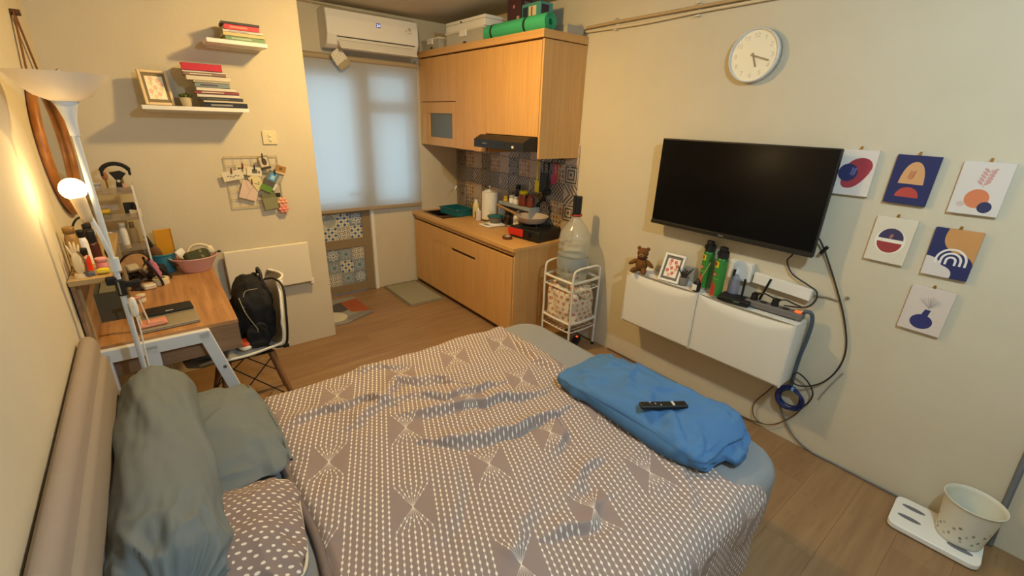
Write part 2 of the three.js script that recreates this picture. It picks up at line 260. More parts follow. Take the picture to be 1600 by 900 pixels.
// ------------------------------------------------------------------ kitchen
const CX = 2.06, CT = 0.765, CN = -2.53, CF = -4.2;
{
  const t = T('base_cabinet', 'wood-grain kitchen base cabinet under the counter, three doors and a slot handle', 'cabinet', [(CX + XR) / 2, 0, (CN + CF) / 2]);
  Q(t, 'carcass', B(XR - CX - 0.045, 0.645, CF * -1 + CN - 0.005, 0.002), M.cabEdge, [(CX + XR) / 2 + 0.02, 0.0 + 0.385, (CN + CF) / 2]);
  Q(t, 'side_panel', B(XR - CX - 0.012, 0.735, 0.018, 0.002), M.cab, [(CX + XR) / 2 + 0.003, 0.3675, CN - 0.009]);
  Q(t, 'toe_board', B(0.016, 0.075, 1.65, 0.001), std('#6b4a2c', 0.7), [CX + 0.045, 0.0375, (CN + CF) / 2]);
  Q(t, 'top_rail', B(0.018, 0.03, 1.63, 0.002, 'z'), M.cab, [CX + 0.012, 0.718, (CN + CF) / 2]);
  Q(t, 'grip_channel', B(0.012, 0.02, 1.6, 0), std('#4a2f18', 0.8), [CX + 0.028, 0.693, (CN + CF) / 2]);
  const door = (z0, z1, y0, y1) => Q(t, 'door', B(0.018, y1 - y0, z1 - z0 - 0.003, 0.0015), M.cab, [CX + 0.009, (y0 + y1) / 2, (z0 + z1) / 2]);
  door(CF + 0.01, -3.83, 0.045, 0.683); door(-3.07, CN - 0.02, 0.045, 0.683);
  door(-3.83, -3.07, 0.045, 0.528); 
  const dr = door(-3.83, -3.07, 0.553, 0.683); dr.name = 'drawer_front';
  Q(t, 'slot_surround', B(0.018, 0.022, 0.36, 0.001), M.cab, [CX + 0.009, 0.5405, -3.645]);
  Q(t, 'handle_slot', B(0.01, 0.024, 0.37, 0), std('#3f2814', 0.8), [CX + 0.014, 0.5405, -3.265]);
  const w = T('worktop', 'orange-toned wood worktop along the tiled wall', 'worktop', [(CX + XR) / 2, 0.735, (CN + CF) / 2]);
  const hole = [2.14, 2.46, -4.12, -3.74], x0 = CX - 0.012, z1 = CN + 0.004, z0 = ZA;
  Q(w, 'slab', merge([mv(B(XR - x0, 0.03, z1 - hole[3], 0.002, 'z'), (XR + x0) / 2, 0, (z1 + hole[3]) / 2), mv(B(XR - x0, 0.03, hole[2] - z0, 0.002, 'z'), (XR + x0) / 2, 0, (z0 + hole[2]) / 2), mv(B(hole[0] - x0, 0.03, hole[3] - hole[2], 0, 'z'), (x0 + hole[0]) / 2, 0, (hole[2] + hole[3]) / 2), mv(B(XR - hole[1], 0.03, hole[3] - hole[2], 0, 'z'), (XR + hole[1]) / 2, 0, (hole[2] + hole[3]) / 2)]), M.cab, [0, 0.75, 0]);
  const s = T('sink', 'dark kitchen sink sunk into the far end of the worktop', 'sink', [2.3, CT, -3.93]);
  const sk = std('#1f2022', 0.3, { metalness: 0.4 });
  P(s, 'rim', ext([[-0.17, -0.2], [0.17, -0.2], [0.17, 0.2], [-0.17, 0.2]], 0.003, 0.001, [[[-0.15, -0.18], [0.15, -0.18], [0.15, 0.18], [-0.15, 0.18]]]).rotateX(-Math.PI / 2), sk, [0, 0.0015, 0]);
  P(s, 'basin', merge([mv(B(0.31, 0.006, 0.37, 0), 0, -0.15, 0), mv(B(0.006, 0.15, 0.37, 0), -0.153, -0.075, 0), mv(B(0.006, 0.15, 0.37, 0), 0.153, -0.075, 0), mv(B(0.3, 0.15, 0.006, 0), 0, -0.075, -0.183), mv(B(0.3, 0.15, 0.006, 0), 0, -0.075, 0.183)]), sk);
  const tp = T('faucet', 'slim chrome faucet rising behind the sink at the tiled wall', 'faucet', [2.53, CT, -3.95]);
  P(tp, 'spout', tube([[0, 0, 0], [0, 0.22, 0], [-0.03, 0.27, 0], [-0.1, 0.27, 0], [-0.13, 0.22, 0]], 0.009, 30), M.steel); P(tp, 'lever', B(0.05, 0.012, 0.015, 0.004), M.steel, [0, 0.09, 0.03]); P(tp, 'base', C(0.02, 0.022, 0.03), M.steel, [0, 0.015, 0]);
  const tub = T('dish_tub', 'dark teal dish tub standing over the sink', 'tub', [2.37, CT + 0.004, -3.86], 0.1);
  P(tub, 'tub_body', merge([mv(B(0.2, 0.006, 0.28, 0.002), 0, 0.004, 0), mv(B(0.006, 0.06, 0.29, 0.002), -0.1, 0.03, 0), mv(B(0.006, 0.06, 0.29, 0.002), 0.1, 0.03, 0), mv(B(0.2, 0.06, 0.006, 0.002), 0, 0.03, -0.143), mv(B(0.2, 0.06, 0.006, 0.002), 0, 0.03, 0.143)]), M.teal);
  P(tub, 'tub_rim', ext([[-0.11, -0.155], [0.11, -0.155], [0.11, 0.155], [-0.11, 0.155]], 0.006, 0.002, [[[-0.097, -0.14], [0.097, -0.14], [0.097, 0.14], [-0.097, 0.14]]]).rotateX(-Math.PI / 2), M.teal, [0, 0.058, 0]);
  P(tub, 'white_sponge', B(0.07, 0.03, 0.1, 0.008), M.white, [-0.05, 0.03, 0.07]);
}
{ // patterned wall tiles behind the counter, each its own piece of the right wall
  const motif = (k) => paint(96, 96, (g) => {
    g.fillStyle = '#b4a290'; g.fillRect(0, 0, 96, 96);
    const X = (col, lw, n, gap = 5) => { g.strokeStyle = col; g.lineWidth = lw; for (let i = 0; i < n; i++) { const o = i * (lw + gap); for (const [sx, sy] of [[1, 1], [-1, 1], [1, -1], [-1, -1]]) { g.beginPath(); g.moveTo(48 + sx * o, 48); g.lineTo(48 + sx * 48, 48 + sy * (48 - o)); g.stroke(); g.beginPath(); g.moveTo(48, 48 + sy * o); g.lineTo(48 + sx * (48 - o), 48 + sy * 48); g.stroke(); } } };
    const diamonds = (col, n) => { g.fillStyle = col; const s = 96 / n; for (let i = 0; i < n; i++) for (let j = 0; j < n; j++) { g.beginPath(); g.moveTo((i + .5) * s, j * s + 2); g.lineTo((i + 1) * s - 2, (j + .5) * s); g.lineTo((i + .5) * s, (j + 1) * s - 2); g.lineTo(i * s + 2, (j + .5) * s); g.fill(); } };
    if (k === 0) { X('#26272a', 6, 4, 9); g.fillStyle = '#26272a'; for (const [a, b] of [[48, 6], [48, 90], [6, 48], [90, 48]]) { g.beginPath(); g.moveTo(a - 7, b); g.lineTo(a, b - 7); g.lineTo(a + 7, b); g.lineTo(a, b + 7); g.fill(); } }
    if (k === 6) { g.strokeStyle = '#4e4a46'; g.lineWidth = 7; for (let i = 0; i < 4; i++) { g.beginPath(); g.moveTo(i * 26, 0); g.lineTo(i * 26 + 48, 48); g.lineTo(i * 26, 96); g.stroke(); } }
    if (k === 1) { diamonds('#96601f', 4); X('#cdb38a', 4, 1); }
    if (k === 2) { g.strokeStyle = '#3a3a3c'; g.lineWidth = 6; g.strokeRect(10, 10, 76, 76); g.strokeRect(26, 26, 44, 44); g.fillStyle = '#b4a290'; g.fillRect(30, 4, 12, 12); g.fillStyle = '#3a3a3c'; g.fillRect(40, 40, 14, 14); }
    if (k === 3) { g.strokeStyle = '#57534d'; g.lineWidth = 6; for (let i = -96; i < 192; i += 24) { g.beginPath(); g.moveTo(i, 0); g.lineTo(i + 96, 96); g.stroke(); g.beginPath(); g.moveTo(i + 96, 0); g.lineTo(i, 96); g.stroke(); } }
    if (k === 4) { diamonds('#75592f', 4); X('#54504a', 3, 1); }
    if (k === 5) { g.fillStyle = '#b9a48f'; g.fillRect(0, 0, 96, 96); g.strokeStyle = '#9c8a78'; g.lineWidth = 3; g.beginPath(); g.moveTo(0, 48); g.lineTo(48, 0); g.lineTo(96, 48); g.lineTo(48, 96); g.closePath(); g.stroke(); }
  });
  const ms = [0, 1, 2, 3, 4, 5, 6].map((k) => std('#ffffff', 0.22, { map: motif(k) }));
  const wall = scene.getObjectByName('wall_right'), tw = 0.145, th = 0.15;
  const g = (() => { const b = B(0.008, th - 0.003, tw - 0.003, 0.0015).clone(), p = b.attributes.position, uv = new Float32Array(p.count * 2); for (let i = 0; i < p.count; i++) { uv[2 * i] = p.getZ(i) / tw + 0.5; uv[2 * i + 1] = p.getY(i) / th + 0.5; } b.setAttribute('uv', new THREE.BufferAttribute(uv, 2)); return b; })();
  const rows = [[3, 4, 5], [0, 1, 5], [3, 3, 6], [0, 1, 5], [6, 3, 5]];
  const p = wall.position;
  S('tile_bed', B(0.004, 0.76, 1.77, 0), std('#8d8377', 0.9), [XR - 0.001 - p.x, CT + 0.365 - p.y, -3.335 - p.z], wall);
  for (let j = 0; j < 5; j++) for (let i = 0; i < 12; i++) {
    const z = -4.1 + i * tw; if (z > -2.47) continue;
    S('tile', g, ms[z > -2.6 && j % 2 ? 2 : rows[j][i % 3]], [XR - 0.006 - p.x, CT + 0.002 + (j + 0.5) * th - p.y, z - p.z], wall);
  }
}
const UX = 2.184, UT = 2.245, UB = 1.427, UN = -2.452;
{
  const t = T('wall_cabinet', 'tall wood-grain wall cabinet above the counter with one small glazed door', 'cabinet', [(UX + XR) / 2, UB, (UN + ZA) / 2]);
  const D = XR - UX - 0.003, xm = (UX + XR) / 2;
  Q(t, 'crown', B(D + 0.014, 0.05, UN - ZA + 0.006, 0.002, 'z'), M.cab, [xm - 0.008, UT - 0.025, (UN + ZA) / 2 + 0.003]);
  Q(t, 'side_panel', B(D - 0.002, UT - UB - 0.055, 0.018, 0.0015), M.cab, [xm, (UT - 0.055 + UB) / 2, UN - 0.009]);
  Q(t, 'carcass', merge([mv(B(D - 0.03, 0.018, 1.13, 0.001, 'z'), xm + 0.01, UB + 0.01, -3.66), mv(B(D - 0.03, 0.018, 0.64, 0.001, 'z'), xm + 0.01, 1.582, -2.785), mv(B(D - 0.03, 0.72, 0.016, 0.001), xm + 0.01, 1.8, -3.105), mv(B(D - 0.03, 0.72, 0.016, 0.001), xm + 0.01, 1.8, -3.56), mv(B(D - 0.03, 0.016, 0.64, 0.001), xm + 0.01, 1.81, -3.87), mv(B(0.006, 0.75, 1.75, 0), XR - 0.008, 1.82, -3.34), mv(B(D - 0.03, 0.72, 0.016, 0.001), xm + 0.01, 1.8, -4.2)]), M.cabEdge);
  const door = (z0, z1, y0, y1) => Q(t, 'door', B(0.018, y1 - y0 - 0.003, z1 - z0 - 0.003, 0.0015), M.cab, [UX + 0.009, (y0 + y1) / 2, (z0 + z1) / 2]);
  Q(t, 'filler', B(0.018, 0.755, 0.028, 0.001), M.cab, [UX + 0.009, 1.805, -4.205]);
  const d0 = door(-4.188, -3.562, 1.817, 2.186); d0.name = 'flap_door';
  door(-3.56, -3.108, UB, 2.186); door(-3.106, UN - 0.019, 1.573, 2.186);
  const f = Q(t, 'glazed_door', merge([mv(B(0.018, 0.095, 0.623, 0.001), 0, 0.145, 0), mv(B(0.018, 0.075, 0.623, 0.001), 0, -0.152, 0), mv(B(0.018, 0.215, 0.15, 0.001), 0, -0.006, -0.2365), mv(B(0.018, 0.215, 0.06, 0.001), 0, -0.006, 0.2815)]), M.cab, [UX + 0.009, 1.62, -3.875]);
  P(f, 'frosted_pane', B(0.004, 0.22, 0.42, 0), phys('#8d9388', 0.25, { transmission: 0.55, thickness: 0 }), [0.003, -0.005, 0.045]);
  const h = T('range_hood', 'slim black range hood under the wall cabinet', 'range hood', [2.06, 1.478, -2.78]);
  P(h, 'hood_body', ext([[0, 0], [0.5, 0], [0.5, 0.088], [0.06, 0.088], [0, 0.055]], 0.605, 0.003).translate(0, 0, -0.3025), std('#1b1a19', 0.4));
  P(h, 'control_strip', B(0.002, 0.02, 0.1, 0.0005), M.black, [-0.004, 0.03, 0.05]); P(h, 'sticker', B(0.002, 0.016, 0.022, 0.0005), M.offwhite, [-0.004, 0.022, 0.19]);
  P(h, 'badge', B(0.002, 0.008, 0.06, 0.0005), M.grey, [-0.004, 0.03, -0.16]); P(h, 'filter_grille', B(0.36, 0.004, 0.5, 0.001), M.grey, [0.25, -0.003, 0]);
}

// ------------------------------------------------------------------ on the wall cabinet
const clear = phys('#e9e6dd', 0.2, { transmission: 0.55, thickness: 0, ior: 1.45 });
function storageBox(label, pos, w, h, d, lid, group) {
  const t = T('storage_box', label, 'box', pos);
  P(t, 'tub', merge([mv(B(w, 0.004, d, 0), 0, 0.003, 0), mv(B(0.004, h, d, 0.001), -w / 2, h / 2, 0), mv(B(0.004, h, d, 0.001), w / 2, h / 2, 0), mv(B(w, h, 0.004, 0.001), 0, h / 2, -d / 2), mv(B(w, h, 0.004, 0.001), 0, h / 2, d / 2)]), clear);
  P(t, 'contents', soft(w * 0.42, h * 0.36, d * 0.44, 0.6, 0.5, (x, y, z) => n3(x * 18, y * 18, z * 18) * 0.012, [40, 28]), std('#cfcabb', 0.9), [0, h * 0.42, 0]);
  P(t, 'lid', B(w + 0.02, 0.016, d + 0.02, 0.006), lid, [0, h + 0.006, 0]);
  P(t, 'clip', B(0.012, 0.05, 0.1, 0.004), M.gloss, [-w / 2 - 0.008, h - 0.012, 0]);
  P(t, 'latch', B(0.008, 0.012, 0.035, 0.002), M.black, [-w / 2 - 0.006, 0.02, 0.02]);
  return t;
}
storageBox('lower clear plastic storage box at the far corner of the cabinet top', [2.36, UT, -4.02], 0.3, 0.085, 0.3, M.offwhite, null);
storageBox('clear storage box with a white lid under the large white carton', [2.37, UT, -3.5], 0.28, 0.1, 0.55, M.offwhite, null);
{
  const t = T('white_carton', 'large white flat carton lying on top of the clear storage box', 'box', [2.38, UT + 0.114, -3.49]);
  P(t, 'carton_body', B(0.3, 0.075, 0.58, 0.003), M.white, [0, 0.0375, 0]); P(t, 'lid_seam', B(0.302, 0.003, 0.582, 0.001), M.grey, [0, 0.05, 0]); P(t, 'grip_hole', B(0.003, 0.012, 0.02, 0.001), M.black, [-0.1505, 0.058, -0.05]);
  const m = T('yoga_mat', 'rolled green yoga mat tied with two black straps on the cabinet top', 'yoga mat', [2.265, UT + 0.055, -2.84]);
  const roll = []; for (let i = 0; i <= 150; i++) { const a = i / 150 * Math.PI * 2 * 4.6, r = 0.016 + 0.036 * i / 150; roll.push([r * Math.cos(a), r * Math.sin(a)]); }
  const out = roll.map(([a, b]) => { const r = Math.hypot(a, b); return [a * (r + 0.0035) / r, b * (r + 0.0035) / r]; });
  P(m, 'rolled_foam', ext([...roll, ...out.reverse()], 0.7, 0.0006).translate(0, 0, -0.35), std('#3cae7c', 0.75));
  P(m, 'outer_wrap', C(0.0552, 0.0552, 0.69, 40, true).rotateX(Math.PI / 2), std('#41b785', 0.75, { side: THREE.DoubleSide }));
  for (const z of [-0.26, 0.13]) P(m, 'strap', merge([C(0.0565, 0.0565, 0.022, 40, true).rotateX(Math.PI / 2)]), std('#123b2e', 0.7, { side: THREE.DoubleSide }), [0, 0, z]);
  m.children.slice(-2).forEach((c) => { c.material = std('#0e2a22', 0.7, { side: THREE.DoubleSide }); });
  const b = T('maroon_carton', 'tall dark maroon carton standing behind the green yoga mat', 'box', [2.395, UT, -2.99]);
  P(b, 'carton_body', B(0.1, 0.3, 0.16, 0.002), std('#4a2a30', 0.5), [0, 0.15, 0]); P(b, 'label_patch', B(0.001, 0.05, 0.03, 0), std('#b9a08e', 0.5), [-0.0508, 0.13, 0.05]); P(b, 'emblem', B(0.001, 0.02, 0.02, 0), std('#c77f86', 0.5), [-0.0508, 0.22, 0.0]); P(b, 'side_label', B(0.05, 0.1, 0.001, 0), std('#77705f', 0.5), [0.01, 0.2, 0.0808]);
  const k = T('teal_gadget_box', 'teal printed product box with a cream label on the cabinet top', 'box', [2.40, UT, -2.79]);
  const kt = std('#4f9a92', 0.5);
  P(k, 'carton_body', B(0.12, 0.215, 0.2, 0.002), kt, [0, 0.1075, 0]); P(k, 'label_patch', B(0.001, 0.09, 0.08, 0), std('#e3d5ae', 0.5), [-0.061, 0.15, 0.02]); P(k, 'red_stripe', B(0.001, 0.08, 0.014, 0), std('#9a3328', 0.5), [-0.0618, 0.15, 0.012]); P(k, 'dark_window', B(0.001, 0.09, 0.055, 0), std('#22364a', 0.3), [-0.061, 0.15, -0.06]); P(k, 'end_window', B(0.07, 0.1, 0.001, 0), std('#33283a', 0.3), [-0.012, 0.15, 0.1008]);
  one('grey_carton', 'low pale grey carton at the wall behind the rolled green mat', 'box', merge([B(0.16, 0.055, 0.3, 0.002), mv(B(0.162, 0.004, 0.302, 0.001), 0, 0.018, 0)]), std('#a9a293', 0.7), [2.47, UT + 0.028, -2.61]);
}
// ------------------------------------------------------------------ on the worktop
{
  const r = T('paper_towel_roll', 'white paper towel roll on a chrome stand at the tiled wall', 'paper towel', [2.47, CT, -3.43]);
  P(r, 'paper', lathe([[0.022, 0.02], [0.074, 0.02], [0.076, 0.03], [0.076, 0.27], [0.074, 0.28], [0.022, 0.28]], 36), std('#e9e4d8', 0.95, { bumpMap: weave, bumpScale: 0.002 })); P(r, 'loose_sheet', soft(0.03, 0.012, 0.03, 0.8, 0.7, (x, y, z) => n3(x * 60, y * 60, z * 60) * 0.006, [24, 16]), M.white, [-0.02, 0.287, 0.0]); P(r, 'stand', merge([mv(C(0.075, 0.075, 0.012, 32), 0, 0.006, 0), mv(C(0.007, 0.007, 0.32, 12), 0, 0.16, 0), mv(new THREE.SphereGeometry(0.015, 16, 12), 0, 0.325, 0)]), M.steel);
  const so = T('detergent_bottle', 'pale yellow detergent bottle left of the paper towel roll', 'bottle', [2.43, CT, -3.6]);
  P(so, 'bottle_body', mv(lathe([[0, 0], [0.03, 0], [0.034, 0.01], [0.034, 0.12], [0.026, 0.145], [0.014, 0.155]], 24), 0, 0, 0), std('#e0cf96', 0.4)); P(so, 'cap', C(0.015, 0.018, 0.03), M.white, [0, 0.168, 0]);
  const bt = T('hand_soap_bottle', 'small white bottle with a brown label before the paper towel roll', 'bottle', [2.385, CT, -3.5]);
  P(bt, 'bottle_body', B(0.04, 0.1, 0.05, 0.008), std('#d7cfc8', 0.4), [0, 0.05, 0]); P(bt, 'label_wrap', B(0.042, 0.07, 0.02, 0.002), std('#6b4a3a', 0.5), [0, 0.05, -0.018]); P(bt, 'cap', C(0.012, 0.012, 0.02), M.white, [0, 0.11, 0]);
  const ks = T('kitchen_scale', 'flat white kitchen scale under the teal-lidded bowl', 'scale', [2.375, CT, -3.25]);
  P(ks, 'scale_body', B(0.2, 0.016, 0.15, 0.007), M.gloss, [0, 0.011, 0]); P(ks, 'display', B(0.03, 0.002, 0.07, 0.0005), std('#4a4450', 0.3), [-0.07, 0.0195, 0]); P(ks, 'weighing_plate', C(0.066, 0.068, 0.008, 32), M.white, [0.03, 0.022, 0]);
  const bw = T('food_bowl', 'clear plastic bowl with a teal lid on the kitchen scale', 'bowl', [2.405, CT + 0.026, -3.25]);
  P(bw, 'bowl_body', lathe([[0, 0], [0.045, 0], [0.05, 0.006], [0.068, 0.055], [0.066, 0.055], [0.047, 0.008], [0, 0.006]], 36), phys('#8d8577', 0.25, { transmission: 0.4, thickness: 0, side: THREE.DoubleSide })); P(bw, 'lid', lathe([[0, 0.06], [0.062, 0.06], [0.072, 0.055], [0.074, 0.06], [0.072, 0.066], [0.06, 0.07], [0, 0.07]], 36), M.teal);
  const sr = T('spice_shelf', 'grey two-tier spice shelf against the tiled wall', 'shelf', [2.52, CT, -3.06]);
  const gp = std('#8f959a', 0.5);
  P(sr, 'top_board', B(0.12, 0.03, 0.44, 0.004), gp, [0, 0.205, 0]); P(sr, 'bottom_board', B(0.12, 0.012, 0.44, 0.003), gp, [0, 0.012, 0]); for (const z of [-0.215, 0.215]) P(sr, 'upright', B(0.12, 0.2, 0.014, 0.003), gp, [0, 0.1, z]); P(sr, 'back_rail', B(0.008, 0.03, 0.43, 0.002), gp, [0.055, 0.12, 0]);
  const jar = (label, name, x, y, z, r, h, mat, cap, ch = 0.018) => { const t = T(name, label, 'jar', [x, y, z]); P(t, 'jar_body', lathe([[0, 0], [r * 0.92, 0], [r, h * 0.06], [r, h * 0.8], [r * 0.8, h]], 24), mat); P(t, 'lid', lathe([[0, h + ch], [r * 0.8, h + ch], [r * 0.86, h + ch * 0.8], [r * 0.86, h - 0.002], [0, h - 0.002]], 24), cap); return t; };
  const sy = CT + 0.22;
  jar('small jar with a yellow lid at the far end of the spice shelf', 'spice_jar', 2.5, sy, -3.22, 0.022, 0.03, std('#c9a43a', 0.4), M.yellow);
  jar('white spice jar with a grey lid on the spice shelf top', 'spice_jar', 2.5, sy, -3.13, 0.028, 0.05, M.white, M.offwhite);
  jar('second white spice jar, nearer the red-brown jars, on the shelf top', 'spice_jar', 2.5, sy, -3.07, 0.026, 0.045, M.white, M.white);
  jar('big red-brown sauce jar with a yellow lid on the spice shelf', 'sauce_jar', 2.5, sy, -2.97, 0.045, 0.1, std('#6e2c1a', 0.3), M.yellow, 0.03);
  jar('squat red-brown jar at the near end of the spice shelf', 'sauce_jar', 2.51, sy, -2.885, 0.034, 0.085, std('#74331f', 0.3), std('#8a4028', 0.4));
  jar('dark bottle at the back of the spice shelf behind the white jars', 'sauce_bottle', 2.55, sy, -3.11, 0.026, 0.13, M.dark, M.black, 0.03);
  jar('white bottle with a printed side inside the lower spice tier', 'spice_bottle', 2.48, CT + 0.019, -3.03, 0.03, 0.11, M.white, M.offwhite);
  jar('dark jar inside the lower tier of the spice shelf', 'spice_bottle', 2.49, CT + 0.019, -3.17, 0.034, 0.09, std('#3a2a22', 0.35), M.black);
  jar('green bottle inside the lower spice tier by the stove', 'spice_bottle', 2.49, CT + 0.019, -2.93, 0.03, 0.08, std('#1c4a3c', 0.35), M.teal);
  jar('chrome topped shaker inside the lower spice tier', 'salt_shaker', 2.46, CT + 0.019, -2.985, 0.02, 0.14, M.white, M.steel);
  const st = T('gas_stove', 'portable black gas stove with a bright red front panel at the counter end', 'stove', [2.42, CT, -2.72], 0.12);
  P(st, 'stove_body', B(0.3, 0.085, 0.33, 0.012), M.black, [0.02, 0.05, 0]);
  P(st, 'red_panel', B(0.012, 0.06, 0.17, 0.006), std('#c8281a', 0.4), [-0.135, 0.052, -0.085]); P(st, 'knob', C(0.018, 0.02, 0.02).rotateZ(Math.PI / 2), M.black, [-0.145, 0.05, 0.06]);
  for (const [x, z] of [[-0.1, -0.13], [-0.1, 0.13], [0.13, -0.13], [0.13, 0.13]]) P(st, 'foot', C(0.01, 0.01, 0.012), M.black, [x, 0.006, z]);
  P(st, 'drip_tray', lathe([[0.02, 0.094], [0.1, 0.094], [0.12, 0.1], [0.12, 0.094], [0, 0.09]], 36), M.dark, [0.03, 0, -0.02]);
  for (let i = 0; i < 4; i++) P(st, 'pan_support', B(0.07, 0.02, 0.008, 0.002), M.black, [0.03 + 0.08 * Math.cos(i * Math.PI / 2 + 0.7), 0.105, -0.02 + 0.08 * Math.sin(i * Math.PI / 2 + 0.7)], [0, -(i * Math.PI / 2 + 0.7), 0]);
  const fp = T('frying_pan', 'pale frying pan with a long wooden handle on the gas stove', 'pan', [2.43, CT + 0.118, -2.76]);
  P(fp, 'pan_bowl', lathe([[0, 0], [0.085, 0], [0.105, 0.01], [0.135, 0.055], [0.137, 0.058], [0.134, 0.058], [0.1, 0.014], [0.08, 0.006], [0, 0.006]], 48), std('#b6a595', 0.35, { side: THREE.DoubleSide }));
  P(fp, 'handle', tube([[-0.04, 0.045, -0.13], [-0.06, 0.06, -0.2], [-0.085, 0.085, -0.3], [-0.1, 0.1, -0.37]], 0.011, 24), std('#9c7448', 0.5)); P(fp, 'handle_collar', tube([[-0.035, 0.042, -0.118], [-0.047, 0.052, -0.165]], 0.0125, 6), M.brass);
  const tr = T('tape_roll', 'dark brown roll of tape lying flat near the front of the worktop', 'tape', [2.2, CT, -2.8]);
  P(tr, 'tape_band', lathe([[0.026, 0], [0.04, 0], [0.041, 0.003], [0.041, 0.019], [0.04, 0.022], [0.026, 0.022]], 36), std('#5a3320', 0.35)); P(tr, 'core', lathe([[0.023, 0.0], [0.0262, 0.0], [0.0262, 0.022], [0.023, 0.022], [0.023, 0]], 32), std('#c9bfae', 0.8));
}
{ // utensils hung from a rail under the near end of the wall cabinet
  const r = T('utensil_rail', 'dark utensil rail with hooks under the near end of the wall cabinet', 'rail', [2.54, 1.405, -2.7]);
  P(r, 'rail_bar', B(0.05, 0.02, 0.26, 0.004), M.black, [0, 0.01, 0]); for (let i = 0; i < 4; i++) P(r, 'hook', tube([[-0.01, 0, -0.1 + i * 0.066], [-0.012, -0.03, -0.1 + i * 0.066], [-0.022, -0.034, -0.1 + i * 0.066], [-0.028, -0.022, -0.1 + i * 0.066]], 0.0025, 10), M.black);
  const u = (name, label, z, len, mat, head, x = 2.522) => { const t = T(name, label, 'utensil', [x, 1.378, z]); P(t, 'handle', B(0.008, len, 0.016, 0.003), mat, [0, -len / 2 - 0.005, 0]); P(t, 'head', head, mat, [0, -len - 0.04, 0]); return t; };
  u('yellow_spatula', 'yellow spatula hanging leftmost under the wall cabinet', -2.83, 0.17, M.yellow, B(0.006, 0.1, 0.05, 0.003));
  u('black_turner', 'wide black turner hanging in front of the patterned tiles', -2.755, 0.13, M.black, B(0.006, 0.16, 0.08, 0.003));
  u('black_ladle', 'black ladle hanging beside the black turner', -2.70, 0.2, M.matte, soft(0.03, 0.03, 0.04, 1, 1, null, [24, 16]));
  u('pink_strainer', 'magenta plastic utensil hanging next to the black ladle', -2.635, 0.09, std('#a8245a', 0.5), B(0.006, 0.08, 0.05, 0.003));
  u('red_peeler', 'short red utensil hanging nearest the wall cabinet corner', -2.60, 0.06, std('#b2301c', 0.5), B(0.006, 0.06, 0.024, 0.003));
  const w = T('black_wok', 'small black pan leaning on the tiles under the hanging utensils', 'pan', [2.565, CT + 0.2, -2.79]);
  P(w, 'pan_bowl', lathe([[0, -0.03], [0.07, -0.03], [0.09, 0], [0.088, 0], [0.068, -0.026], [0, -0.026]], 36).rotateZ(Math.PI / 2 - 0.1), M.black); P(w, 'handle', B(0.012, 0.12, 0.02, 0.004), M.black, [0, 0.14, 0]);
}
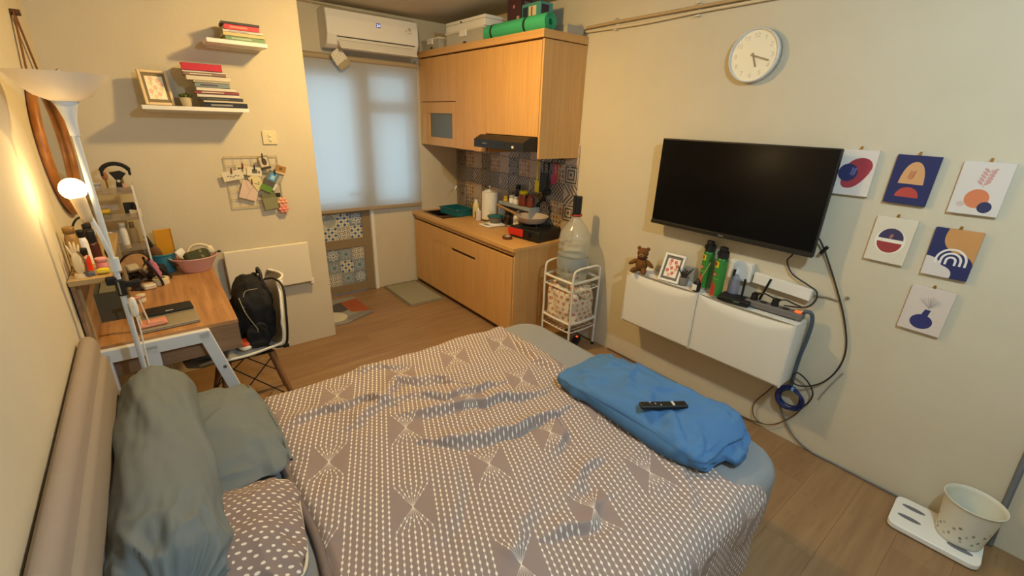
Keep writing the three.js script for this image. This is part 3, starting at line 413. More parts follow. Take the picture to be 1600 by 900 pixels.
// ------------------------------------------------------------------ wire cart with the water bottle and the bag
{
  const x0 = 2.265, x1 = 2.55, z0 = -2.385, z1 = -2.085;
  const t = T('wire_cart', 'white two-tier wire cart between the counter and the bed', 'cart', [(x0 + x1) / 2, 0, (z0 + z1) / 2]);
  const wm = std('#e2ddd2', 0.4), lx = (x1 - x0) / 2, lz = (z1 - z0) / 2;
  for (const sz of [-1, 1]) P(t, 'side_frame', tube([[-lx, 0.01, sz * lz], [-lx, 0.3, sz * lz], [-lx, 0.62, sz * lz], [-lx + 0.04, 0.67, sz * lz], [0, 0.675, sz * lz], [lx - 0.04, 0.67, sz * lz], [lx, 0.62, sz * lz], [lx, 0.3, sz * lz], [lx, 0.01, sz * lz]], 0.0085, 80), wm);
  const tier = (y) => {
    const k = P(t, 'tier_rim', tube([[-lx, y, -lz + 0.04], [-lx, y, lz - 0.04], [-lx + 0.03, y, lz], [lx - 0.03, y, lz], [lx, y, lz - 0.04], [lx, y, -lz + 0.04], [lx - 0.03, y, -lz], [-lx + 0.03, y, -lz]], 0.0105, 90, true), wm);
    P(k, 'lower_ring', tube([[-lx, y - 0.07, -lz + 0.04], [-lx, y - 0.07, lz - 0.04], [-lx + 0.03, y - 0.07, lz], [lx - 0.03, y - 0.07, lz], [lx, y - 0.07, lz - 0.04], [lx, y - 0.07, -lz + 0.04], [lx - 0.03, y - 0.07, -lz], [-lx + 0.03, y - 0.07, -lz]], 0.005, 90, true), wm);
    for (let i = 1; i < 8; i++) P(k, 'floor_wire', bar([-lx, y - 0.07, -lz + i * lz / 4], [lx, y - 0.07, -lz + i * lz / 4], 0.003, 6), wm);
  };
  tier(0.57); tier(0.24);
  for (const sx of [-1, 1]) for (const sz of [-1, 1]) P(t, 'foot_cap', C(0.012, 0.012, 0.02), M.black, [sx * lx, 0.01, sz * lz]);
  const b = T('water_bottle', 'large clear water bottle with a tall black cap in the top of the wire cart', 'bottle', [2.40, 0.506, -2.235]);
  const pet = phys('#eef0ec', 0.12, { transmission: 0.78, thickness: 0, ior: 1.4, side: THREE.DoubleSide });
  const pr = [[0.0, 0.012], [0.06, 0.004], [0.1, 0.004], [0.118, 0.02]]; for (let i = 0; i <= 40; i++) { const y = 0.03 + i * 0.0085; pr.push([0.118 + 0.0035 * Math.sin(i * 1.05) - (y > 0.15 && y < 0.235 ? 0.003 : 0), y]); }
  pr.push([0.112, 0.4], [0.09, 0.44], [0.06, 0.48], [0.036, 0.51], [0.026, 0.53], [0.026, 0.545]);
  P(b, 'bottle_body', lathe(pr, 48), pet); P(b, 'label_wrap', C(0.1205, 0.1205, 0.075, 48, true), phys('#c3cdd4', 0.5, { side: THREE.DoubleSide, transmission: 0.6, thickness: 0 }), [0, 0.192, 0]);
  P(b, 'water', lathe([[0, 0.016], [0.1, 0.016], [0.114, 0.03], [0.114, 0.14], [0, 0.14]], 40), phys('#eef4f6', 0.02, { transmission: 1, thickness: 0.1, ior: 1.33, attenuationColor: '#cfe2ee', attenuationDistance: 0.8 }));
  P(b, 'red_collar', lathe([[0.027, 0.53], [0.04, 0.532], [0.041, 0.54], [0.04, 0.545], [0.027, 0.545]], 28), std('#b0392c', 0.5)); P(b, 'black_cap', C(0.032, 0.032, 0.13, 24), M.black, [0.0, 0.61, 0]); P(b, 'cap_ridge', C(0.014, 0.014, 0.14, 12), M.matte, [-0.03, 0.612, 0]);
  const g = T('floral_bag', 'cream fabric bag printed with pink flowers on the lower tier of the wire cart', 'bag', [2.405, 0.178, -2.235]);
  const fl = paint(256, 256, (c) => { c.fillStyle = '#d9ccb4'; c.fillRect(0, 0, 256, 256); for (let j = 0; j < 7; j++) for (let i = 0; i < 6; i++) { const x = i * 43 + (j % 2) * 21, y = j * 37; c.fillStyle = '#b56a5c'; for (let q = 0; q < 5; q++) { c.beginPath(); c.ellipse(x + 7 * Math.cos(q * 1.26), y + 6 * Math.sin(q * 1.26), 5, 4, q, 0, 7); c.fill(); } c.fillStyle = '#7f8a5c'; c.fillRect(x - 2, y + 9, 4, 8); } });
  const bagG = soft(0.142, 0.172, 0.148, 0.45, 0.5, (x, y, z) => ridged(x * 9, y * 5, z * 9) * 0.012 + (y > 0.12 ? n3(x * 20, 1, z * 20) * 0.02 : 0), [90, 60]);
  { const p = bagG.attributes.position, uv = bagG.attributes.uv; for (let i = 0; i < p.count; i++) uv.setXY(i, Math.atan2(p.getZ(i), p.getX(i)) * 0.5 + 3, p.getY(i) * 3.4 + 1); }
  P(g, 'bag_body', bagG, std('#ffffff', 0.9, { map: tex(fl) }), [0, 0.175, 0]); P(g, 'bag_handle', tube([[-0.05, 0.33, 0.13], [-0.06, 0.29, 0.15], [0, 0.26, 0.158], [0.06, 0.29, 0.15], [0.05, 0.33, 0.13]], 0.008, 30), std('#c2b294', 0.9));
  const ps = T('power_strip', 'dark power strip with a lit red switch on the floor under the wire cart', 'power strip', [2.42, 0, -2.16], 0.5);
  P(ps, 'strip_body', B(0.2, 0.035, 0.055, 0.008), M.dark, [0, 0.018, 0]); P(ps, 'lit_switch', B(0.016, 0.008, 0.016, 0.003), std('#ff5a20', 0.4, { emissive: '#ff4a18', emissiveIntensity: 1.6 }), [0.07, 0.038, 0]); for (let i = 0; i < 3; i++) P(ps, 'socket', C(0.017, 0.017, 0.004, 20), M.black, [-0.07 + i * 0.045, 0.037, 0]);
}

// ------------------------------------------------------------------ television wall
{
  const t = T('television', 'large black flat television mounted on the cream wall, switched off', 'television', [XR, 1.35, -1.194]);
  const W = 0.945, Hh = 0.52, x = -0.1;
  P(t, 'casing', B(0.03, Hh, W, 0.006), M.black, [x + 0.017, 0, 0]); P(t, 'rear_housing', B(0.045, Hh * 0.6, W * 0.7, 0.015), M.matte, [x + 0.045, -0.05, 0]);
  P(t, 'screen', B(0.002, Hh - 0.036, W - 0.012, 0.0005), phys('#05070b', 0.2, { specularIntensity: 0.5 }), [x + 0.0015, 0.011, 0]);
  P(t, 'lower_bezel', B(0.006, 0.022, W, 0.002), std('#1d1c1b', 0.4), [x, -Hh / 2 + 0.011, 0]); P(t, 'badge', B(0.002, 0.006, 0.03, 0.0005), M.grey, [x - 0.0036, -Hh / 2 + 0.011, 0]);
  P(t, 'wall_bracket', merge([B(0.05, 0.2, 0.2, 0.003), mv(B(0.012, 0.3, 0.03, 0.002), 0.01, 0, -0.12), mv(B(0.012, 0.3, 0.03, 0.002), 0.01, 0, 0.12)]), M.black, [-0.026, 0, 0]);
}
{
  const t = T('wall_clock', 'round white wall clock with pale numerals high on the cream wall', 'clock', [XR, 2.036, -1.25]);
  const R = 0.128, turnX = (g) => g.rotateZ(Math.PI / 2);
  P(t, 'case', turnX(lathe([[0, 0], [R, 0], [R, 0.036], [R - 0.004, 0.042], [R - 0.008, 0.04], [R - 0.008, 0.03], [0, 0.03]], 64)), std('#d9dadb', 0.3));
  const face = new THREE.CircleGeometry(R - 0.008, 64).rotateY(-Math.PI / 2);
  P(t, 'dial', face, std('#ffffff', 0.4, { map: paint(512, 512, (g) => { g.fillStyle = '#f0ead6'; g.fillRect(0, 0, 512, 512); g.fillStyle = '#cfc9b8'; g.font = 'bold 62px sans-serif'; g.textAlign = 'center'; g.textBaseline = 'middle'; for (let i = 1; i <= 12; i++) { const a = i * Math.PI / 6; g.fillText(String(i), 256 + 200 * Math.sin(a), 256 - 200 * Math.cos(a)); } }) }), [-0.0306, 0, 0]);
  const hand = (m, len, w, dx) => P(t, 'hand', beam([0, -0.015 * Math.cos(m), 0], [0, len * Math.cos(m), 0], 0.002, w), std('#8d8372', 0.5), [dx, 0, 0]);
  // hands turned about the axis: angle clockwise as seen from the room (towards -x, with +z to the right)
  const handAt = (deg, len, w, dx) => { const a = deg * Math.PI / 180; P(t, 'hand', beam([0, -0.014 * Math.cos(a), -0.014 * Math.sin(a)], [0, len * Math.cos(a), len * Math.sin(a)], 0.002, w), std('#8d8372', 0.5), [dx, 0, 0]); };
  handAt(159, 0.058, 0.008, -0.033); handAt(108, 0.088, 0.007, -0.0355);
  P(t, 'glass', turnX(lathe([[0, 0.0385], [R - 0.009, 0.0385], [R - 0.009, 0.0395], [0, 0.0395]], 48)), M.glass);
}
{ // pipes under the ceiling with clips
  const pm = std('#b79c74', 0.5);
  one('wall_pipe', 'upper of two cream pipes running along the top of the television wall', 'pipe', tube([[2.58, 2.300, -2.46], [2.58, 2.305, -2.1], [2.58, 2.311, -1.3], [2.58, 2.33, 0.2], [2.58, 2.34, 1.33]], 0.0095, 60), pm);
  one('wall_pipe', 'lower of two cream pipes along the top of the television wall, slightly sagging', 'pipe', tube([[2.58, 2.276, -2.46], [2.58, 2.272, -2.0], [2.578, 2.284, -1.6], [2.58, 2.288, -1.3], [2.58, 2.307, 0.2], [2.58, 2.315, 1.33]], 0.0085, 60), std('#d6c6a6', 0.5));
  for (const z of [-2.2, -1.62, -1.02]) { const i = [-2.2, -1.62, -1.02].indexOf(z); one('pipe_clip', ['pipe clip nearest the wall cabinet', 'middle pipe clip on the pair of cream pipes', 'pipe clip nearest the wall clock'][i], 'clip', merge([B(0.004, 0.07, 0.018, 0.001), mv(B(0.026, 0.006, 0.018, 0.001), -0.012, 0.032, 0), mv(B(0.026, 0.006, 0.018, 0.001), -0.012, -0.032, 0)]), M.offwhite, [XR - 0.003, 2.292 + i * 0.004, z]); }
}
{ // canvas prints
  const cv = (draw) => paint(240, 320, draw);
  const circle = (g, x, y, r, c) => { g.fillStyle = c; g.beginPath(); g.arc(x, y, r, 0, 7); g.fill(); };
  const navy = '#2b2f5e', red = '#a23a44', tan = '#d3a06e', cream = '#dcd3cb';
  const leaf = (g, x, y, s, c) => { g.strokeStyle = c; g.fillStyle = c; g.lineWidth = 3; g.beginPath(); g.moveTo(x, y); g.lineTo(x + s * 0.15, y - s); g.stroke(); for (let i = 0; i < 5; i++) for (const d of [-1, 1]) { g.beginPath(); g.ellipse(x + s * 0.03 * i + d * s * 0.16, y - s * (0.25 + i * 0.17), s * 0.16, s * 0.065, d * -0.7, 0, 7); g.fill(); } };
  const arts = [
    [1.505, -0.673, 'canvas print of overlapping red and navy blobs beside the television', (g) => { g.fillStyle = cream; g.fillRect(0, 0, 240, 320); g.fillStyle = red; g.beginPath(); g.ellipse(140, 125, 85, 68, -0.4, 0, 7); g.fill(); g.beginPath(); g.moveTo(215, 150); g.quadraticCurveTo(150, 290, 70, 265); g.quadraticCurveTo(20, 230, 80, 160); g.fill(); circle(g, 78, 160, 62, navy); leaf(g, 110, 185, 60, '#6f6a98'); }],
    [1.496, -0.461, 'navy canvas print with a tan arch above a red half moon', (g) => { g.fillStyle = navy; g.fillRect(0, 0, 240, 320); g.fillStyle = tan; g.beginPath(); g.moveTo(50, 185); g.quadraticCurveTo(60, 45, 120, 40); g.quadraticCurveTo(180, 45, 190, 185); g.fill(); leaf(g, 110, 160, 60, '#b5714e'); g.fillStyle = '#b8493f'; g.beginPath(); g.arc(120, 272, 66, Math.PI, 0); g.fill(); }],
    [1.488, -0.243, 'canvas print of a peach round vase with a pale sprig, topmost right', (g) => { g.fillStyle = cream; g.fillRect(0, 0, 240, 320); leaf(g, 125, 150, 110, '#c99a94'); circle(g, 118, 220, 58, '#d78158'); circle(g, 168, 268, 34, '#34385c'); g.fillStyle = '#cbb9b2'; g.beginPath(); g.ellipse(52, 258, 22, 16, 0, 0, 7); g.fill(); }],
    [1.228, -0.463, 'canvas print with a circle split into navy and red halves', (g) => { g.fillStyle = '#dcd2bd'; g.fillRect(0, 0, 240, 320); circle(g, 120, 165, 90, '#ede5d3'); g.fillStyle = '#40385a'; g.beginPath(); g.arc(120, 150, 74, Math.PI, 0); g.fill(); g.fillStyle = '#9c3c3c'; g.beginPath(); g.arc(120, 174, 74, 0, Math.PI); g.fill(); leaf(g, 118, 150, 34, '#b07a5a'); }],
    [1.216, -0.252, 'navy and tan canvas print with a white rainbow of arcs', (g) => { g.fillStyle = '#c99259'; g.fillRect(0, 0, 240, 320); g.fillStyle = navy; g.beginPath(); g.moveTo(0, 0); g.lineTo(70, 0); g.quadraticCurveTo(40, 110, 130, 150); g.quadraticCurveTo(220, 150, 240, 210); g.lineTo(240, 320); g.lineTo(0, 320); g.fill(); g.fillStyle = '#d9cfc9'; g.beginPath(); g.moveTo(0, 190); g.quadraticCurveTo(60, 190, 90, 240); g.quadraticCurveTo(170, 260, 150, 320); g.lineTo(0, 320); g.fill(); g.strokeStyle = '#e8e2da'; g.lineWidth = 13; for (let i = 0; i < 3; i++) { g.beginPath(); g.arc(130, 205, 76 - i * 26, Math.PI, 0); g.lineTo(130 + 76 - i * 26, 232); g.moveTo(130 - 76 + i * 26, 205); g.lineTo(130 - 76 + i * 26, 232); g.stroke(); } }],
    [0.952, -0.261, 'canvas print of a dark vase holding a feathery spray, lowest of all', (g) => { g.fillStyle = '#d6c9bf'; g.fillRect(0, 0, 240, 320); g.strokeStyle = '#a59a94'; g.lineWidth = 2; for (let i = 0; i < 30; i++) { g.beginPath(); g.moveTo(132, 140); g.lineTo(132 + (i - 15) * 4.2, 50 + Math.abs(i - 15) * 2 + (i % 3) * 10); g.stroke(); } g.fillStyle = '#33336b'; g.beginPath(); g.ellipse(118, 242, 62, 52, 0, 0, 7); g.fill(); g.beginPath(); g.moveTo(100, 210); g.lineTo(116, 150); g.lineTo(148, 150); g.lineTo(140, 210); g.fill(); }],
  ];
  arts.forEach(([y, z, label, draw], i) => {
    const t = T('canvas_print', label, 'picture', [XR, y, z]), g = B(0.016, 0.206, 0.148, 0.002).clone(), p = g.attributes.position, uv = new Float32Array(p.count * 2);
    for (let k = 0; k < p.count; k++) { uv[2 * k] = p.getZ(k) / 0.148 + 0.5; uv[2 * k + 1] = p.getY(k) / 0.206 + 0.5; } g.setAttribute('uv', new THREE.BufferAttribute(uv, 2));
    P(t, 'canvas', g, std('#ffffff', 0.85, { map: cv(draw) }), [-0.011, 0, 0], [(i % 2 ? 1 : -1) * 0.012, 0, 0]);
    P(t, 'hanger', merge([mv(B(0.002, 0.014, 0.01, 0.0005), 0, 0.005, 0), mv(C(0.003, 0.003, 0.008, 10), -0.003, 0.01, 0, 0, 0, Math.PI / 2)]), M.brass, [-0.012, 0.106, 0]);
  });
}
const BT = 0.752;
{ // two slim wall cabinets
  const cab = (label, z0, z1) => {
    const w = z1 - z0, h = 0.375, t = T('shoe_cabinet', label, 'cabinet', [XR, 0.38, (z0 + z1) / 2], 0, null);
    P(t, 'cabinet_body', merge([mv(B(0.15, 0.006, w - 0.008, 0.001), -0.078, 0.006, 0), mv(B(0.15, h - 0.012, 0.006, 0.001), -0.078, h / 2, -w / 2 + 0.006), mv(B(0.15, h - 0.012, 0.006, 0.001), -0.078, h / 2, w / 2 - 0.006), mv(B(0.006, h - 0.012, w - 0.01, 0.001), -0.005, h / 2, 0)]), M.white);
    P(t, 'top_tray', B(0.16, 0.008, w - 0.012, 0.002), M.white, [-0.082, h - 0.013, 0]);
    const nu = 80, nv = 90, g = new THREE.PlaneGeometry(1, 1, nu, nv), p = g.attributes.position;
    for (let i = 0; i < p.count; i++) {
      const a = p.getX(i) * 2, y = p.getY(i) + 0.5, arch = 1 - 0.24 * Math.sqrt(Math.max(0, 1 - a * a * 1.06));
      const q = y > arch && arch < 0.999 ? (y - arch) / (1 - arch) : 0, dip = 0.026 * q * q * (1 - sm(0.86, 1, q)) * 1.15 * (1 - arch) / 0.24, ed = 0.008 * (sm(0.975, 1, Math.abs(a)) + sm(0.97, 1, 1 - y));
      p.setXYZ(i, -0.18 + dip + ed + 0.006 * (1 - y), y * h, a * w / 2 * 0.996);
    }
    g.index.array.reverse(); g.computeVertexNormals();
    P(t, 'front', g, std('#e4e1d8', 0.5, { side: THREE.DoubleSide }));
    for (const s of [-1, 1]) P(t, 'front_edge', B(0.03, h - 0.004, 0.004, 0.001), M.white, [-0.163, h / 2, s * (w / 2 - 0.004)]);
  };
  cab('white shallow wall cabinet holding the teddy bear, farther of two', -1.742, -1.221);
  cab('white shallow wall cabinet holding the router and power strip, nearer of two', -1.219, -0.68);
}
{ // teddy bear, seated
  const t = T('teddy_bear', 'small brown teddy bear sitting on the white wall cabinet', 'teddy bear', [2.47, BT, -1.672], -Math.PI / 2 + 0.35); t.scale.setScalar(1.22);
  const fur = std('#74491c', 0.95, { bumpMap: plaster, bumpScale: 0.003 }), pale = std('#a57a42', 0.95), fz = (x, y, z) => n3(x * 160, y * 160, z * 160) * 0.0012;
  P(t, 'body', soft(0.033, 0.04, 0.03, 1, 1, fz, [40, 28]), fur, [0, 0.043, 0]);
  const hd = P(t, 'head', soft(0.03, 0.028, 0.029, 1, 1, fz, [40, 28]), fur, [0, 0.108, 0.004]);
  for (const s of [-1, 1]) { P(hd, 'ear', soft(0.011, 0.011, 0.006, 1, 1, null, [20, 14]), fur, [s * 0.024, 0.024, -0.004]); P(hd, 'eye', soft(0.003, 0.003, 0.003, 1, 1, null, [12, 8]), M.black, [s * 0.011, 0.006, 0.0265]); }
  P(hd, 'muzzle', soft(0.013, 0.01, 0.01, 1, 1, fz, [24, 16]), pale, [0, -0.008, 0.026]); P(hd, 'nose', soft(0.005, 0.004, 0.003, 1, 1, null, [12, 8]), M.black, [0, -0.004, 0.036]);
  for (const s of [-1, 1]) { P(t, 'arm', soft(0.012, 0.032, 0.013, 1, 1, fz, [24, 18]), fur, [s * 0.042, 0.055, 0.01], [-0.3, 0, s * 0.95]); P(t, 'leg', soft(0.015, 0.016, 0.036, 1, 1, fz, [24, 18]), fur, [s * 0.024, 0.016, 0.036], [0, s * 0.35, 0]); }
  P(t, 'scarf', lathe([[0.02, 0], [0.027, 0.003], [0.027, 0.009], [0.02, 0.011]], 24), std('#6b2a22', 0.9), [0, 0.077, 0.002]);
}
const floral = (a, b, c) => paint(128, 170, (g) => { g.fillStyle = a; g.fillRect(0, 0, 128, 170); for (let i = 0; i < 9; i++) { const x = [34, 88, 60, 102, 24, 80, 50, 110, 40][i], y = [50, 30, 84, 92, 110, 130, 150, 60, 20][i]; g.fillStyle = i % 3 ? b : c; for (let q = 0; q < 5; q++) { g.beginPath(); g.arc(x + 9 * Math.cos(q * 1.256), y + 9 * Math.sin(q * 1.256), 9, 0, 7); g.fill(); } g.fillStyle = '#7c8a5c'; g.fillRect(x - 1, y + 14, 2, 20); } });
function photoFrame(name, label, pos, yaw, w, h, wood_, matte, print, lean = 0.22) {
  const t = T(name, label, 'picture frame', pos, yaw), k = new THREE.Group(); k.name = 'leaning_frame'; k.rotation.x = -lean; k.position.z = 0.0; t.add(k);
  const q = (n, g, m, p) => P(k, n, g, m, p);
  q('frame_side', B(0.014, h, 0.018, 0.003), wood_, [-w / 2 + 0.007, h / 2, 0]); q('frame_side', B(0.014, h, 0.018, 0.003), wood_, [w / 2 - 0.007, h / 2, 0]);
  q('frame_side', B(w - 0.028, 0.014, 0.018, 0.003), wood_, [0, 0.007, 0]); q('frame_side', B(w - 0.028, 0.014, 0.018, 0.003), wood_, [0, h - 0.007, 0]);
  q('mount', B(w - 0.026, h - 0.026, 0.003, 0), matte, [0, h / 2, 0]); q('print', faceUV(w * 0.6, h * 0.66, 0.002, 0), std('#ffffff', 0.4, { map: print }), [0, h / 2, 0.002]);
  P(t, 'easel_back', B(w * 0.4, h * 0.8, 0.004, 0.001), M.dark, [0, h * 0.38, -h * (0.33 + lean * 0.3)], [0.3, 0, 0]);
  return t;
}
photoFrame('framed_print', 'small white photo frame with red flowers on the white wall cabinet', [2.45, BT, -1.45], -Math.PI / 2 + 0.12, 0.135, 0.18, M.gloss, std('#6c665c', 0.7), floral('#efe6dd', '#c96a62', '#e2a79a'), 0.4);
{
  const t = T('small_plant_pot', 'small grey pot of dark dried sprigs beside the photo frame', 'plant', [2.49, BT, -1.365]);
  P(t, 'pot', lathe([[0, 0], [0.024, 0], [0.03, 0.05], [0.027, 0.05], [0.024, 0.04], [0, 0.04]], 24), std('#8b857b', 0.8));
  for (let i = 0; i < 9; i++) { const a = i * 2.4, r = 0.01 + 0.004 * (i % 4); P(t, 'sprig', tube([[0, 0.04, 0], [r * Math.cos(a), 0.07, r * Math.sin(a)], [2 * r * Math.cos(a), 0.09 + 0.006 * (i % 4), 2 * r * Math.sin(a)]], 0.004, 8, false, 5), std('#4b3f38', 0.9)); }
  const d = T('reed_diffuser', 'small black diffuser bottle with a white label and one pale reed', 'bottle', [2.455, BT, -1.255]);
  P(d, 'bottle_body', lathe([[0, 0], [0.02, 0], [0.022, 0.004], [0.022, 0.05], [0.012, 0.062], [0.01, 0.075], [0.0, 0.075]], 24), M.black); P(d, 'label_patch', B(0.002, 0.035, 0.028, 0.0005), M.white, [-0.022, 0.026, -0.004]); P(d, 'reed', bar([0, 0.05, 0], [0.01, 0.19, 0.05], 0.0022), std('#c6a877', 0.8));
  const can = (label, x, z) => {
    const c = T('spray_can', label, 'spray can', [x, BT, z], -0.5);
    const art = tex(paint(256, 256, (g) => { g.fillStyle = '#3c8a3a'; g.fillRect(0, 0, 256, 256); g.fillStyle = '#31752f'; for (let i = 0; i < 12; i++) g.fillRect(0, 20 + i * 20, 256, 3); for (const o of [0, 128]) { g.fillStyle = '#e6cf1c'; g.fillRect(o + 38, 8, 46, 40); g.fillStyle = '#7d3a14'; g.fillRect(o + 46, 14, 26, 26); g.fillStyle = '#c23a2a'; g.beginPath(); g.moveTo(o + 40, 256); g.lineTo(o + 92, 256); g.lineTo(o + 86, 170); g.lineTo(o + 60, 150); g.fill(); g.fillRect(o + 50, 88, 30, 22); g.fillStyle = '#d9d2c0'; g.fillRect(o + 56, 94, 14, 10); g.fillStyle = '#8fb53a'; g.fillRect(o + 30, 128, 70, 4); } }));
    const s = C(0.033, 0.033, 0.215, 36, true); P(c, 'can_body', s, std('#ffffff', 0.3, { map: art }), [0, 0.1125, 0]);
    P(c, 'shoulder', lathe([[0, 0.24], [0.026, 0.24], [0.033, 0.222], [0.033, 0.219], [0, 0.219]], 32), std('#2a6c30', 0.35)); P(c, 'base_ring', lathe([[0, 0.002], [0.031, 0.0], [0.034, 0.004], [0.033, 0.008], [0, 0.008]], 32), M.steel);
    P(c, 'trigger_cap', merge([mv(C(0.029, 0.031, 0.035, 28), 0, 0.255, 0), mv(B(0.03, 0.03, 0.044, 0.006), -0.004, 0.284, 0), mv(B(0.016, 0.022, 0.02, 0.004), -0.03, 0.262, 0)]), M.black);
  };
  can('green and yellow insect spray can with a black cap, left of a pair', 2.545, -1.262);
  can('green and yellow insect spray can with a black cap, right of a pair', 2.47, -1.142);
  const sp = T('clear_spray_bottle', 'clear bottle with lilac liquid standing behind the right spray can', 'bottle', [2.54, BT, -1.08]);
  P(sp, 'bottle_body', lathe([[0, 0], [0.03, 0], [0.032, 0.01], [0.032, 0.1], [0.02, 0.13], [0.012, 0.14], [0.012, 0.15]], 24), phys('#d9d7e6', 0.12, { transmission: 0.7, thickness: 0, side: THREE.DoubleSide })); P(sp, 'liquid', C(0.028, 0.028, 0.06), std('#9a8090', 0.3), [0, 0.034, 0]); P(sp, 'pump', merge([mv(C(0.011, 0.013, 0.03), 0, 0.16, 0), mv(B(0.035, 0.012, 0.014, 0.004), -0.008, 0.18, 0)]), M.white);
  const rt = T('wifi_router', 'black router with upright antennas on the nearer white wall cabinet', 'router', [2.485, BT, -1.03], 0.15);
  P(rt, 'router_body', B(0.11, 0.028, 0.17, 0.008), M.black, [0, 0.016, 0]); for (const [x, z, l, k] of [[0.05, -0.075, 0.16, 0.05], [0.03, 0.02, 0.12, 0.0], [0.05, 0.075, 0.15, 0.12]]) P(rt, 'antenna', B(0.008, l, 0.012, 0.003), M.black, [x, l / 2 + 0.015, z + k * 0.4], [k * 2, 0, 0]);
  P(rt, 'status_light', B(0.002, 0.004, 0.03, 0.0005), std('#6f8f6c', 0.4), [-0.0556, 0.018, 0.02]);
  const ps = T('power_strip', 'grey power strip with a glowing orange switch on the white wall cabinet', 'power strip', [2.515, BT, -0.835], 0.06);
  P(ps, 'strip_body', B(0.06, 0.036, 0.29, 0.008), std('#6a6664', 0.5), [0, 0.019, 0]); P(ps, 'lit_switch', B(0.022, 0.008, 0.03, 0.003), std('#ff5a20', 0.4, { emissive: '#ff4a14', emissiveIntensity: 1.8 }), [0, 0.039, 0.115]); for (let i = 0; i < 4; i++) P(ps, 'socket', C(0.018, 0.018, 0.004, 20), M.dark, [0, 0.038, -0.11 + i * 0.055]);
  const pl = (label, x, z, m) => { const k = T('power_plug', label, 'plug', [x, BT + 0.04, z]); P(k, 'plug_body', merge([mv(C(0.016, 0.019, 0.03, 16), 0, 0.016, 0), mv(B(0.02, 0.014, 0.03, 0.004), 0, 0.034, 0.008)]), m); P(k, 'plug_lead', tube([[0, 0.036, 0.02], [0, 0.045, 0.05], [0.02, 0.03, 0.085], [0.035, 0.02, 0.12]], 0.004, 24), M.black); };
  pl('round black plug at the far end of the grey power strip', 2.515, -0.945, M.black); pl('small black plug in the middle of the grey power strip', 2.515, -0.835, M.black);
  const j = B; one('wall_junction_box', 'square white junction box on the wall behind the router', 'junction box', merge([j(0.04, 0.11, 0.13, 0.004), mv(j(0.004, 0.09, 0.11, 0.002), -0.021, 0, 0)]), M.white, [XR - 0.021, 0.912, -1.072]);
  const tk = T('cable_trunking', 'white plastic cable trunking on the wall above the power strip', 'trunking', [XR, 0.89, -0.845], 0);
  P(tk, 'trunking_body', B(0.03, 0.056, 0.29, 0.004), M.offwhite, [-0.016, 0, 0], [0.05, 0, 0]); P(tk, 'trunking_cover', B(0.012, 0.062, 0.292, 0.003), M.white, [-0.034, 0, 0], [0.05, 0, 0]); P(tk, 'end_cap', B(0.042, 0.064, 0.004, 0.001), M.white, [-0.02, -0.007, 0.147], [0.05, 0, 0]);
}
